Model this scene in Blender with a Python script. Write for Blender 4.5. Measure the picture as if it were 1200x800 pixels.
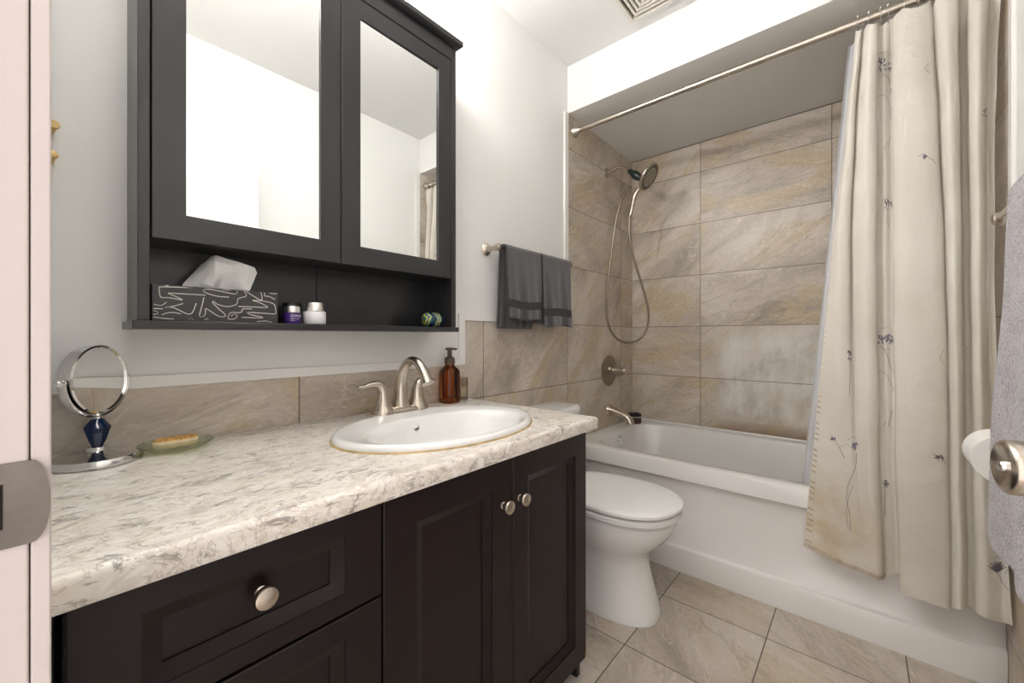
import bpy, math, random
from mathutils import Vector, Matrix, noise

# ------------------------------------------------------------------ camera, light, exposure
S = bpy.context.scene
COL = S.collection
for o in list(bpy.data.objects):
    bpy.data.objects.remove(o)
CAMX, CAMZ = 1.195, 1.04
cd = bpy.data.cameras.new('camera')
cam = bpy.data.objects.new('camera', cd)
COL.objects.link(cam)
cam.location = (CAMX, 0, CAMZ)
cam.rotation_euler = (math.radians(90), 0, math.atan2(.6547, .7559))
cd.sensor_width = 36
cd.lens = 474 / 1200 * 36
cd.shift_y = -6 / 1200
cd.clip_start = .01
S.camera = cam
W = bpy.data.worlds.new('world')
S.world = W
W.use_nodes = True
W.node_tree.nodes['Background'].inputs[0].default_value = (1, .92, .88, 1)
W.node_tree.nodes['Background'].inputs[1].default_value = 1.1
S.view_settings.view_transform = 'Standard'
S.view_settings.look = 'None'
S.view_settings.gamma = 1
S.view_settings.use_curve_mapping = False
S.view_settings.exposure = 1.0
LAMP = 66.0          # emission strength of the vanity light's frosted shades
FILL = 9.0          # emission strength of the added, unseen ceiling fill light's diffuser

# ------------------------------------------------------------------ helpers
def tag(o, label=None, cat=None, group=None, kind=None):
    if label: o['label'] = label
    if cat: o['category'] = cat
    if group: o['group'] = group
    if kind: o['kind'] = kind
    return o

def empty(name, loc, label=None, cat=None, group=None):
    o = bpy.data.objects.new(name, None)
    COL.objects.link(o)
    o.location = loc
    o.empty_display_size = .05
    return tag(o, label, cat, group)

def V(*a): return Vector(a)

def catmull(pts, n=6):
    pts = [Vector(p) for p in pts]
    out = []
    P = [pts[0] * 2 - pts[1]] + pts + [pts[-1] * 2 - pts[-2]]
    for i in range(1, len(P) - 2):
        for k in range(n):
            t = k / n
            a, b, c, d = P[i - 1], P[i], P[i + 1], P[i + 2]
            out.append(.5 * ((2 * b) + (c - a) * t + (2 * a - 5 * b + 4 * c - d) * t * t + (3 * b - a - 3 * c + d) * t ** 3))
    out.append(pts[-1].copy())
    return out

class MB:
    def __init__(s):
        s.v = []; s.f = []; s.m = []; s.sm = []
    def add(s, vs, fs, mat=0, smooth=True):
        o = len(s.v)
        s.v += [tuple(v) for v in vs]
        for f in fs:
            s.f.append([i + o for i in f]); s.m.append(mat); s.sm.append(smooth)
        return s
    def box(s, x0, x1, y0, y1, z0, z1, mat=0, xf=None):
        vs = [Vector((x, y, z)) for x in (x0, x1) for y in (y0, y1) for z in (z0, z1)]
        if xf: vs = [xf @ v for v in vs]
        return s.add(vs, [(0, 1, 3, 2), (4, 6, 7, 5), (0, 4, 5, 1), (2, 3, 7, 6), (0, 2, 6, 4), (1, 5, 7, 3)], mat, False)
    def loft(s, rings, mat=0, cap0=False, cap1=False, closed=True, smooth=True):
        n = len(rings[0]); vs = [p for r in rings for p in r]; fs = []
        for i in range(len(rings) - 1):
            for j in range(n if closed else n - 1):
                k = (j + 1) % n
                fs.append((i * n + j, i * n + k, (i + 1) * n + k, (i + 1) * n + j))
        if cap0: fs.append(tuple(range(n - 1, -1, -1)))
        if cap1: fs.append(tuple(range((len(rings) - 1) * n, len(rings) * n)))
        return s.add(vs, fs, mat, smooth)
    def lathe(s, prof, o=(0, 0, 0), axis=(0, 0, 1), n=40, mat=0, xf=None, cap=True, sx=1, sy=1):
        ax = Vector(axis).normalized()
        q = Vector((0, 0, 1)).rotation_difference(ax)
        o = Vector(o); rings = []
        for r, z in prof:
            rings.append([o + q @ Vector((r * sx * math.cos(2 * math.pi * i / n), r * sy * math.sin(2 * math.pi * i / n), z)) for i in range(n)])
        if xf: rings = [[xf @ p for p in r] for r in rings]
        return s.loft(rings, mat, cap, cap)
    def tube(s, pts, rad, n=14, mat=0, flat=None, cap=True):
        pts = [Vector(p) for p in pts]
        if not hasattr(rad, '__len__'): rad = [rad] * len(pts)
        rings = []; up = None
        for i, p in enumerate(pts):
            t = (pts[min(i + 1, len(pts) - 1)] - pts[max(i - 1, 0)])
            if t.length < 1e-9: t = Vector((0, 0, 1))
            t.normalize()
            if up is None:
                up = t.orthogonal().normalized()
                if flat: up = (Vector(flat) - t * Vector(flat).dot(t)).normalized()
            up = (up - t * up.dot(t)).normalized()
            w = t.cross(up)
            r = rad[i]
            ru, rw = (r if hasattr(r, '__len__') else (r, r))
            rings.append([p + up * ru * math.cos(2 * math.pi * k / n) + w * rw * math.sin(2 * math.pi * k / n) for k in range(n)])
        return s.loft(rings, mat, cap, cap)
    def grid(s, G, mat=0, smooth=True):
        nr, nc = len(G), len(G[0])
        fs = [(i * nc + j, i * nc + j + 1, (i + 1) * nc + j + 1, (i + 1) * nc + j) for i in range(nr - 1) for j in range(nc - 1)]
        return s.add([p for r in G for p in r], fs, mat, smooth)
    def build(s, name, mats, parent=None, bevel=0, sub=0, solid=0, org=None, soff=0, sharp=38):
        me = bpy.data.meshes.new(name)
        me.from_pydata([tuple(v) for v in s.v], [], s.f)
        for m in (mats if isinstance(mats, (list, tuple)) else [mats]): me.materials.append(m)
        me.polygons.foreach_set('material_index', s.m)
        me.polygons.foreach_set('use_smooth', s.sm)
        me.update()
        if sharp and not solid and not sub: me.set_sharp_from_angle(angle=math.radians(sharp))
        o = bpy.data.objects.new(name, me)
        COL.objects.link(o)
        if parent is not None:
            o.parent = parent
            o.matrix_parent_inverse = Matrix.Translation(parent_world(parent)).inverted()
        if solid:
            d = o.modifiers.new('solid', 'SOLIDIFY'); d.thickness = solid; d.offset = soff
        if sub:
            d = o.modifiers.new('sub', 'SUBSURF'); d.levels = sub; d.render_levels = sub
        if bevel:
            d = o.modifiers.new('bevel', 'BEVEL'); d.width = bevel; d.segments = 2; d.limit_method = 'ANGLE'; d.angle_limit = math.radians(40)
        return o

def parent_world(o):
    p = Vector(o.location)
    if o.parent is not None: p = p * 1.0
    return p if o.type == 'EMPTY' else Vector((0, 0, 0))

# ------------------------------------------------------------------ materials
def new_mat(name):
    m = bpy.data.materials.new(name); m.use_nodes = True
    nt = m.node_tree
    return m, nt, nt.nodes['Principled BSDF'], nt.nodes['Material Output']

def setp(b, **k):
    for key, val in k.items():
        key = key.replace('_', ' ')
        b.inputs[key].default_value = val

def simple(name, col, rough=.5, metal=0, bump=0, bscale=200, var=0, vscale=8, coat=0, **k):
    m, nt, b, out = new_mat(name)
    L = nt.links.new; N = nt.nodes.new
    setp(b, Roughness=rough, Metallic=metal, **k)
    b.inputs['Base Color'].default_value = (*col, 1)
    if coat: b.inputs['Coat Weight'].default_value = coat; b.inputs['Coat Roughness'].default_value = .08
    tc = N('ShaderNodeTexCoord')
    if var:
        no = N('ShaderNodeTexNoise'); no.inputs['Scale'].default_value = vscale; no.inputs['Detail'].default_value = 5
        L(tc.outputs['Object'], no.inputs['Vector'])
        r = N('ShaderNodeValToRGB')
        r.color_ramp.elements[0].position = .3; r.color_ramp.elements[1].position = .7
        r.color_ramp.elements[0].color = (*[c * (1 - var) for c in col], 1)
        r.color_ramp.elements[1].color = (*[min(1, c * (1 + var)) for c in col], 1)
        L(no.outputs['Fac'], r.inputs[0]); L(r.outputs[0], b.inputs['Base Color'])
    if bump:
        no = N('ShaderNodeTexNoise'); no.inputs['Scale'].default_value = bscale; no.inputs['Detail'].default_value = 4
        L(tc.outputs['Object'], no.inputs['Vector'])
        bp = N('ShaderNodeBump'); bp.inputs['Strength'].default_value = bump; bp.inputs['Distance'].default_value = .002
        L(no.outputs['Fac'], bp.inputs['Height']); L(bp.outputs[0], b.inputs['Normal'])
    return m

def math_n(nt, op, a, b=None):
    n = nt.nodes.new('ShaderNodeMath'); n.operation = op
    for i, x in enumerate((a, b)):
        if x is None: continue
        if isinstance(x, (int, float)): n.inputs[i].default_value = x
        else: nt.links.new(x, n.inputs[i])
    return n.outputs[0]

def ramp(nt, fac, stops):
    r = nt.nodes.new('ShaderNodeValToRGB'); e = r.color_ramp.elements
    while len(e) < len(stops): e.new(.5)
    for i, (p, c) in enumerate(stops):
        e[i].position = p; e[i].color = (*c, 1) if len(c) == 3 else c
    nt.links.new(fac, r.inputs[0])
    return r.outputs[0]

def mix(nt, fac, a, b, mode='MIX'):
    n = nt.nodes.new('ShaderNodeMix'); n.data_type = 'RGBA'; n.blend_type = mode
    if isinstance(fac, (int, float)): n.inputs[0].default_value = fac
    else: nt.links.new(fac, n.inputs[0])
    for i, x in ((6, a), (7, b)):
        if isinstance(x, tuple): n.inputs[i].default_value = (*x, 1)
        else: nt.links.new(x, n.inputs[i])
    return n.outputs[2]

def tile_mat(name, ua, va, u0, v0, w, h, seed=0, grout=.0016, gcol=(.13, .10, .075), scum=False, tint=1.0, rough=.34, ang0=.45, angv=1.3, tanamt=.8):
    m, nt, b, out = new_mat(name)
    L = nt.links.new; N = nt.nodes.new
    g = N('ShaderNodeNewGeometry'); sp = N('ShaderNodeSeparateXYZ'); L(g.outputs['Position'], sp.inputs[0])
    pu, pv = sp.outputs[ua], sp.outputs[va]
    U = math_n(nt, 'DIVIDE', math_n(nt, 'SUBTRACT', pu, u0), w)
    Vv = math_n(nt, 'DIVIDE', math_n(nt, 'SUBTRACT', pv, v0), h)
    iu, iv = math_n(nt, 'FLOOR', U), math_n(nt, 'FLOOR', Vv)
    fu, fv = math_n(nt, 'FRACT', U), math_n(nt, 'FRACT', Vv)
    du = math_n(nt, 'MULTIPLY', math_n(nt, 'MINIMUM', fu, math_n(nt, 'SUBTRACT', 1, fu)), w)
    dv = math_n(nt, 'MULTIPLY', math_n(nt, 'MINIMUM', fv, math_n(nt, 'SUBTRACT', 1, fv)), h)
    d = math_n(nt, 'MINIMUM', du, dv)
    gm = math_n(nt, 'LESS_THAN', d, grout)
    cid = N('ShaderNodeCombineXYZ'); L(iu, cid.inputs[0]); L(iv, cid.inputs[1]); cid.inputs[2].default_value = seed
    wn = N('ShaderNodeTexWhiteNoise'); L(cid.outputs[0], wn.inputs['Vector'])
    off = N('ShaderNodeVectorMath'); off.operation = 'SCALE'; off.inputs['Scale'].default_value = 30; L(wn.outputs['Color'], off.inputs[0])
    c = N('ShaderNodeCombineXYZ'); L(pu, c.inputs[0]); L(pv, c.inputs[1])
    rot = N('ShaderNodeVectorRotate'); rot.rotation_type = 'Z_AXIS'; L(c.outputs[0], rot.inputs['Vector'])
    L(math_n(nt, 'ADD', math_n(nt, 'MULTIPLY', math_n(nt, 'SUBTRACT', wn.outputs['Value'], .5), angv), -ang0), rot.inputs['Angle'])
    def noise_at(scale, sc, detail, dist, rough_=.55, extra=0):
        mp = N('ShaderNodeMapping'); mp.inputs['Scale'].default_value = sc; mp.inputs['Location'].default_value = (extra, extra, 0)
        L(rot.outputs[0], mp.inputs['Vector'])
        a = N('ShaderNodeVectorMath'); a.operation = 'ADD'; L(mp.outputs[0], a.inputs[0]); L(off.outputs[0], a.inputs[1])
        n = N('ShaderNodeTexNoise'); L(a.outputs[0], n.inputs['Vector'])
        n.inputs['Scale'].default_value = scale; n.inputs['Detail'].default_value = detail
        n.inputs['Distortion'].default_value = dist; n.inputs['Roughness'].default_value = rough_
        return n.outputs['Fac']
    t = tint * 1.22
    def C(r, gg, bb): return (r * t, gg * t, bb * t)
    n1 = noise_at(1.6, (1, 2.2, 1), 7, 1.2, .52)
    base = ramp(nt, n1, [(.25, C(.20, .16, .125)), (.40, C(.34, .29, .24)), (.50, C(.44, .385, .33)), (.64, C(.53, .48, .425)), (.8, C(.46, .41, .36))])
    n2 = noise_at(1.7, (1, 2.4, 1), 8, 1.0, .6, 7)
    tan = ramp(nt, n2, [(.51, (0, 0, 0)), (.60, (tanamt, tanamt, tanamt))])
    col = mix(nt, tan, base, C(.42, .325, .19))
    n3 = noise_at(2.4, (1, 3, 1), 8, 1.6, .55, 13)
    v = math_n(nt, 'ABSOLUTE', math_n(nt, 'SUBTRACT', n3, .5))
    vein = ramp(nt, v, [(0, (.5, .5, .5)), (.011, (0, 0, 0))])
    col = mix(nt, vein, col, C(.66, .60, .53))
    n4 = noise_at(1.7, (1, 3, 1), 8, 1.8, .55, 21)
    v4 = math_n(nt, 'ABSOLUTE', math_n(nt, 'SUBTRACT', n4, .47))
    vd = ramp(nt, v4, [(0, (.42, .42, .42)), (.022, (0, 0, 0))])
    col = mix(nt, vd, col, C(.22, .18, .145))
    n5 = noise_at(60, (1, 2, 1), 3, 0)
    col = mix(nt, .22, col, ramp(nt, n5, [(.3, C(.3, .27, .23)), (.7, C(.6, .55, .5))]))
    if scum:   # chalky soap residue on the low tiles beside the curtain
        mu = N('ShaderNodeMapRange'); L(pu, mu.inputs[0]); mu.inputs[1].default_value = .46; mu.inputs[2].default_value = .62
        mz = N('ShaderNodeMapRange'); L(pv, mz.inputs[0]); mz.inputs[1].default_value = 1.12; mz.inputs[2].default_value = 1.0
        mz2 = N('ShaderNodeMapRange'); L(pv, mz2.inputs[0]); mz2.inputs[1].default_value = .53; mz2.inputs[2].default_value = .60
        mm = math_n(nt, 'MULTIPLY', math_n(nt, 'MULTIPLY', mu.outputs[0], mz.outputs[0]), mz2.outputs[0])
        sn = N('ShaderNodeTexNoise'); sn.inputs['Scale'].default_value = 6; sn.inputs['Detail'].default_value = 9; sn.inputs['Roughness'].default_value = .68
        mp = N('ShaderNodeMapping'); mp.inputs['Scale'].default_value = (1.7, 1, .8); L(g.outputs['Position'], mp.inputs['Vector']); L(mp.outputs[0], sn.inputs['Vector'])
        sm = ramp(nt, sn.outputs['Fac'], [(.34, (.12, .12, .12)), (.60, (.9, .9, .9))])
        sm = math_n(nt, 'MULTIPLY', sm, mm)
        col = mix(nt, sm, col, (.74, .72, .69))
        br = N('ShaderNodeMapRange'); L(pv, br.inputs[0]); br.inputs[1].default_value = .56; br.inputs[2].default_value = .49
        brm = math_n(nt, 'MULTIPLY', math_n(nt, 'MULTIPLY', br.outputs[0], mu.outputs[0]), .75)
        col = mix(nt, brm, col, (.23, .15, .085))
    col = mix(nt, gm, col, gcol)
    L(col, b.inputs['Base Color'])
    b.inputs['Roughness'].default_value = rough
    b.inputs['Specular IOR Level'].default_value = .35
    bp = N('ShaderNodeBump'); bp.inputs['Strength'].default_value = .5; bp.inputs['Distance'].default_value = .0015
    hh = math_n(nt, 'SUBTRACT', math_n(nt, 'MULTIPLY', n1, .35), gm)
    L(hh, bp.inputs['Height']); L(bp.outputs[0], b.inputs['Normal'])
    return m

TW, TH = .634, .316
M = {}
M['tile_left'] = tile_mat('stone_tile_side', 1, 2, 1.827 - 2 * TW, 1.103 - 3 * TH, TW, TH, seed=3)
M['tile_far'] = tile_mat('stone_tile_far', 0, 2, .443 - TW, 1.103 - 3 * TH, TW, TH, seed=8, scum=True)
M['tile_right'] = tile_mat('stone_tile_right', 1, 2, 1.827 - 2 * TW, 1.103 - 3 * TH, TW, TH, seed=5)
M['tile_splash'] = tile_mat('stone_tile_splash', 1, 2, .466 - TW, .79, TW, TH, seed=12, angv=.4, ang0=.15)
M['tile_floor'] = tile_mat('stone_tile_floor', 0, 1, .588 - 2 * .357, 1.627 - 5 * .345, .357, .345, seed=2, grout=.0018, ang0=-.75, angv=1.2, rough=.4, tint=.98, tanamt=.4, gcol=(.12, .095, .075))
M['paint'] = simple('wall_paint', (.80, .80, .785), .55, bump=.12, bscale=120)
M['ceil'] = simple('ceiling_paint', (.78, .78, .77), .7, bump=.1, bscale=90)
M['soffit'] = simple('soffit_paint', (.80, .79, .775), .6, bump=.08, bscale=90)
M['trim'] = simple('white_trim', (.82, .81, .79), .35)
M['jamb'] = simple('jamb_paint', (.55, .49, .48), .35, bump=.1, bscale=60)
M['dark'] = simple('espresso_wood', (.0105, .0058, .0064), .33, bump=.06, bscale=90, var=.25, vscale=9)
M['dark_in'] = simple('cabinet_inside', (.03, .022, .018), .6)
M['char'] = simple('charcoal_paint', (.021, .021, .0225), .3, bump=.04, bscale=100)
M['gap'] = simple('shadow_gap', (.004, .004, .004), .9)
M['wood_raw'] = simple('raw_wood', (.55, .33, .14), .7, var=.2, vscale=60)
M['mirror'] = simple('mirror_glass', (.93, .945, .935), 0.0, 1)
M['nickel'] = simple('brushed_nickel', (.56, .50, .43), .27, 1, bump=.02, bscale=500)
M['satin'] = simple('satin_nickel', (.50, .455, .40), .34, 1)
M['dull'] = simple('dull_nickel', (.33, .29, .235), .3, 1)
M['worn'] = simple('worn_nickel', (.17, .15, .135), .55, .7, var=.2, vscale=30)
M['chrome'] = simple('chrome', (.72, .72, .72), .07, 1)
M['porc'] = simple('white_porcelain', (.84, .84, .83), .12, coat=.5)
M['acryl'] = simple('tub_acrylic', (.80, .785, .765), .2, coat=.3)
M['plastic_w'] = simple('white_plastic', (.82, .82, .81), .25)
M['black'] = simple('black_plastic', (.012, .012, .013), .25)
M['green_k'] = simple('dark_green_plastic', (.01, .022, .019), .35)
M['rubber'] = simple('nozzle_grey', (.13, .12, .11), .6)
M['caulk'] = simple('old_caulk', (.50, .36, .17), .6, var=.3, vscale=30)
M['dkmetal'] = simple('shower_face', (.46, .44, .39), .45, 1)

def counter_mat():
    m, nt, b, out = new_mat('granite_laminate')
    L = nt.links.new; N = nt.nodes.new
    g = N('ShaderNodeNewGeometry')
    def nz(scale, sc, detail, dist, r=.6, loc=(0, 0, 0)):
        mp = N('ShaderNodeMapping'); mp.inputs['Scale'].default_value = sc; mp.inputs['Location'].default_value = loc
        mp.inputs['Rotation'].default_value = (0, 0, .25)
        L(g.outputs['Position'], mp.inputs['Vector'])
        n = N('ShaderNodeTexNoise'); L(mp.outputs[0], n.inputs['Vector'])
        n.inputs['Scale'].default_value = scale; n.inputs['Detail'].default_value = detail
        n.inputs['Distortion'].default_value = dist; n.inputs['Roughness'].default_value = r
        return n.outputs['Fac']
    a = nz(9, (1.4, .8, 1.4), 8, .7, .68)
    col = ramp(nt, a, [(.3, (.56, .50, .43)), (.42, (.72, .67, .61)), (.5, (.80, .76, .71)), (.62, (.72, .655, .57)), (.72, (.83, .80, .76))])
    w = nz(30, (1.5, .8, 1.5), 6, 1.5, .6, (3, 1, 2))
    col = mix(nt, ramp(nt, w, [(.52, (0, 0, 0)), (.60, (.8, .8, .8))]), col, (.86, .84, .80))
    c = nz(27, (1.6, .75, 1.6), 12, .9, .78, (9, 4, 1))
    col = mix(nt, ramp(nt, c, [(.54, (0, 0, 0)), (.585, (.8, .8, .8)), (.7, (.95, .95, .95))]), col, (.27, .235, .215))
    d = nz(9, (1.4, .8, 1.4), 9, 2.0, .65, (2, 8, 5))
    v = math_n(nt, 'ABSOLUTE', math_n(nt, 'SUBTRACT', d, .5))
    col = mix(nt, ramp(nt, v, [(0, (.65, .65, .65)), (.02, (0, 0, 0))]), col, (.42, .35, .30))
    L(col, b.inputs['Base Color'])
    setp(b, Roughness=.28)
    b.inputs['Specular IOR Level'].default_value = .4
    return m
M['counter'] = counter_mat()

def terry(name, c1, c2, scale=900, strength=1.0, dist=.004):
    m, nt, b, out = new_mat(name)
    L = nt.links.new; N = nt.nodes.new
    tc = N('ShaderNodeTexCoord')
    n = N('ShaderNodeTexNoise'); n.inputs['Scale'].default_value = scale; n.inputs['Detail'].default_value = 3
    L(tc.outputs['Object'], n.inputs['Vector'])
    n2 = N('ShaderNodeTexNoise'); n2.inputs['Scale'].default_value = 12; L(tc.outputs['Object'], n2.inputs['Vector'])
    s = math_n(nt, 'ADD', math_n(nt, 'MULTIPLY', n.outputs['Fac'], .75), math_n(nt, 'MULTIPLY', n2.outputs['Fac'], .25))
    L(ramp(nt, s, [(.36, c1), (.6, c2)]), b.inputs['Base Color'])
    setp(b, Roughness=.95); b.inputs['Sheen Weight'].default_value = .6; b.inputs['Specular IOR Level'].default_value = .1
    bp = N('ShaderNodeBump'); bp.inputs['Strength'].default_value = strength; bp.inputs['Distance'].default_value = dist
    L(n.outputs['Fac'], bp.inputs['Height']); L(bp.outputs[0], b.inputs['Normal'])
    return m
M['terry_grey'] = terry('charcoal_terry', (.014, .0135, .0155), (.048, .046, .050), 420)
M['band_grey'] = simple('charcoal_band', (.040, .038, .042), .85, bump=.5, bscale=300)
M['terry_lilac'] = terry('lilac_terry', (.21, .185, .205), (.47, .43, .46), 230, 1, .006)

def cloth_mat():
    m, nt, b, out = new_mat('curtain_cloth')
    L = nt.links.new; N = nt.nodes.new
    g = N('ShaderNodeNewGeometry')
    n = N('ShaderNodeTexNoise'); n.inputs['Scale'].default_value = 5; n.inputs['Detail'].default_value = 6; L(g.outputs['Position'], n.inputs['Vector'])
    col = ramp(nt, n.outputs['Fac'], [(.3, (.72, .675, .60)), (.7, (.80, .762, .695))])
    # damp yellow staining at the lower left corner
    d = N('ShaderNodeVectorMath'); d.operation = 'DISTANCE'; L(g.outputs['Position'], d.inputs[0]); d.inputs[1].default_value = (1.07, 1.80, .36)
    mr = N('ShaderNodeMapRange'); L(d.outputs['Value'], mr.inputs[0]); mr.inputs[1].default_value = .24; mr.inputs[2].default_value = .03; mr.inputs[4].default_value = .8
    n2 = N('ShaderNodeTexNoise'); n2.inputs['Scale'].default_value = 14; n2.inputs['Detail'].default_value = 5; L(g.outputs['Position'], n2.inputs['Vector'])
    col = mix(nt, math_n(nt, 'MULTIPLY', mr.outputs[0], ramp(nt, n2.outputs['Fac'], [(.35, (.25, .25, .25)), (.6, (1, 1, 1))])), col, (.62, .50, .30))
    L(col, b.inputs['Base Color'])
    setp(b, Roughness=.85)
    n3 = N('ShaderNodeTexNoise'); n3.inputs['Scale'].default_value = 16; n3.inputs['Detail'].default_value = 7; L(g.outputs['Position'], n3.inputs['Vector'])
    bp = N('ShaderNodeBump'); bp.inputs['Strength'].default_value = .8; bp.inputs['Distance'].default_value = .010
    L(n3.outputs['Fac'], bp.inputs['Height']); L(bp.outputs[0], b.inputs['Normal'])
    tr = N('ShaderNodeBsdfTranslucent'); L(col, tr.inputs[0])
    ms = N('ShaderNodeMixShader'); ms.inputs[0].default_value = .25
    L(b.outputs[0], ms.inputs[1]); L(tr.outputs[0], ms.inputs[2]); L(ms.outputs[0], out.inputs[0])
    return m
M['cloth'] = cloth_mat()
M['ink'] = simple('print_ink', (.16, .13, .16), .9)
M['ink_violet'] = simple('print_violet', (.20, .175, .24), .9)
M['hem'] = simple('hem_stain', (.52, .42, .31), .9, var=.3, vscale=60)
M['hem_light'] = simple('hem_stitch', (.70, .62, .50), .9, var=.1, vscale=60)

def glass(name, col, rough=0.0, ior=1.45, trans=1.0):
    m, nt, b, out = new_mat(name)
    b.inputs['Base Color'].default_value = (*col, 1)
    setp(b, Roughness=rough, IOR=ior); b.inputs['Transmission Weight'].default_value = trans
    return m
def thin(name, col, spec=1.0, fres=1.5, body=0):
    m, nt, b, out = new_mat(name)
    t = nt.nodes.new('ShaderNodeBsdfTransparent'); t.inputs[0].default_value = (*col, 1)
    g = nt.nodes.new('ShaderNodeBsdfGlossy'); g.inputs['Roughness'].default_value = .03
    f = nt.nodes.new('ShaderNodeFresnel'); f.inputs[0].default_value = fres
    ms = nt.nodes.new('ShaderNodeMixShader'); nt.links.new(f.outputs[0], ms.inputs[0]); nt.links.new(t.outputs[0], ms.inputs[1]); nt.links.new(g.outputs[0], ms.inputs[2])
    if body:
        df = nt.nodes.new('ShaderNodeBsdfDiffuse'); df.inputs[0].default_value = (*[c * .9 for c in col], 1)
        m2 = nt.nodes.new('ShaderNodeMixShader'); m2.inputs[0].default_value = body
        nt.links.new(ms.outputs[0], m2.inputs[1]); nt.links.new(df.outputs[0], m2.inputs[2]); ms = m2
    nt.links.new(ms.outputs[0], out.inputs[0]); return m
M['amber'] = thin('amber_glass', (.84, .44, .10))
M['clear'] = thin('clear_glass', (.80, .76, .70), fres=1.3)
M['green_glass'] = thin('pale_green_glass', (.88, .92, .74), fres=1.25, body=.14)
M['blue_glass'] = glass('deep_blue_glass', (.005, .022, .085), trans=.3)
m, nt, b, out = new_mat('liner_vinyl')
b.inputs['Base Color'].default_value = (.62, .63, .66, 1); b.inputs['Roughness'].default_value = .4
tr = nt.nodes.new('ShaderNodeBsdfTransparent'); ms = nt.nodes.new('ShaderNodeMixShader'); ms.inputs[0].default_value = .25
nt.links.new(b.outputs[0], ms.inputs[1]); nt.links.new(tr.outputs[0], ms.inputs[2]); nt.links.new(ms.outputs[0], out.inputs[0])
M['liner'] = m

def emis(name, col, s):
    m, nt, b, out = new_mat(name)
    b.inputs['Base Color'].default_value = (*col, 1)
    b.inputs['Emission Color'].default_value = (*col, 1); b.inputs['Emission Strength'].default_value = s
    return m
M['lamp'] = emis('lit_frosted_shade', (1, .975, .94), LAMP)
M['fill_lamp'] = emis('fill_diffuser', (1, .97, .93), FILL)

# ------------------------------------------------------------------ room shell
RX, CZ, FY, TY = 1.525, 2.482, 2.639, 1.832     # right wall, ceiling, far wall, tub front / header plane
SZ = 2.232                                        # underside of the soffit
def struct(name, mb, mats, bevel=0, parent=None):
    o = mb.build(name, mats, parent, bevel); o['kind'] = 'structure'; return o

struct('floor', MB().box(-.1, RX + .1, -.6, FY + .1, -.1, 0), M['tile_floor'])
struct('ceiling', MB().box(-.1, RX + .1, -.13, FY + .1, CZ, CZ + .1), M['ceil'])
# left wall: paint above, stone tile wainscot, backsplash and tub surround
w = MB()
w.box(-.1, 0, -.13, FY + .1, -.02, CZ)
def facex(mb, x, y0, y1, z0, z1, mat, t=.0035, sgn=1):
    mb.box(min(x, x + sgn * t), max(x, x + sgn * t), y0, y1, z0, z1, mat)
facex(w, 0, 1.088, TY, 0, 1.103, 1)
facex(w, 0, TY, FY, 0, SZ, 1)
facex(w, 0, -.0064, 1.088, .70, .927, 2)
struct('wall_left', w, [M['paint'], M['tile_left'], M['tile_splash']])
w = MB(); w.box(-.1, RX + .1, FY, FY + .1, -.02, CZ)
w.box(0, RX, FY - .0035, FY, 0, SZ - .004, 1)
w.box(0, RX, FY - .0030, FY, SZ - .004, SZ, 2)
struct('wall_far', w, [M['paint'], M['tile_far'], M['gap']])
w = MB(); w.box(RX, RX + .1, -.13, FY + .1, -.02, CZ)
facex(w, RX, -.0064, TY, 0, 1.103, 1, sgn=-1)
facex(w, RX, TY, FY, 0, SZ, 1, sgn=-1)
struct('wall_right', w, [M['paint'], M['tile_right']])
w = MB()
w.box(-.1, .772, -.13, -.0064, -.02, CZ)
w.box(.772, RX + .1, -.13, -.0064, 2.08, CZ)
struct('wall_near', w, M['paint'])
struct('wall_soffit', MB().box(0, RX, TY, FY, SZ, CZ), M['soffit'], .002)
# white trims
struct('trim_1', MB().box(0, .009, -.006, 1.056, .927, .954), M['trim'], .001)
struct('trim_2', MB().box(0, .009, 1.056, 1.088, .927, 1.130), M['trim'], .001)
struct('trim_3', MB().box(0, .009, 1.088, 1.795, 1.103, 1.130), M['trim'], .001)
struct('trim_4', MB().box(0, .010, 1.797, TY - .001, 1.103, SZ), M['trim'], .001)
struct('trim_5', MB().box(RX - .010, RX, 1.797, TY - .001, 1.103, SZ), M['trim'], .001)
struct('trim_6', MB().box(RX - .009, RX, .02, 1.795, 1.103, 1.130), M['trim'], .001)
# door frame: jamb, stop and casing, strike plate screwed to it
JX = .790
jb = MB(); jb.box(.772, JX, -.15, -.0068, 0, 2.08); jb.box(.772, RX - .001, -.15, -.0068, 2.06, 2.08)
jb.box(.782, JX + .012, -.15, -.052, 0, 2.07)
jb.box(.72, JX - .0005, -.0062, .0028, 0, 2.13); jb.box(.72, RX - .001, -.0062, .0028, 2.065, 2.13)
jamb = struct('trim_7', jb, M['jamb'], .0012)
sp = MB()
cy, cz, hh = 0, .934, .0265
pts = []
outl = [(-.047, hh), (-.006, hh)] + [(-.006 + .0085 * math.sin(a) , hh * math.cos(a)) for a in [math.pi * k / 12 for k in range(1, 12)]] + [(-.006, -hh), (-.047, -hh)]
fr = [(JX + .0004 + .0012 + max(0, p[0] + .006) * .35, p[0], cz + p[1]) for p in outl]
bk = [(JX + .0003 + max(0, p[0] + .006) * .35, p[0], cz + p[1]) for p in outl]
sp.loft([[Vector(q) for q in bk], [Vector(q) for q in fr]], 0, True, True, smooth=False)
hl = MB().box(JX + .0016, JX + .0020, -.040, -.0172, cz - .014, cz + .014)
spo = sp.build('strike_plate', M['worn'], jamb); spo['label'] = 'worn nickel strike plate with rounded lip'
hl.build('latch_hole', M['gap'], spo)

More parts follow.
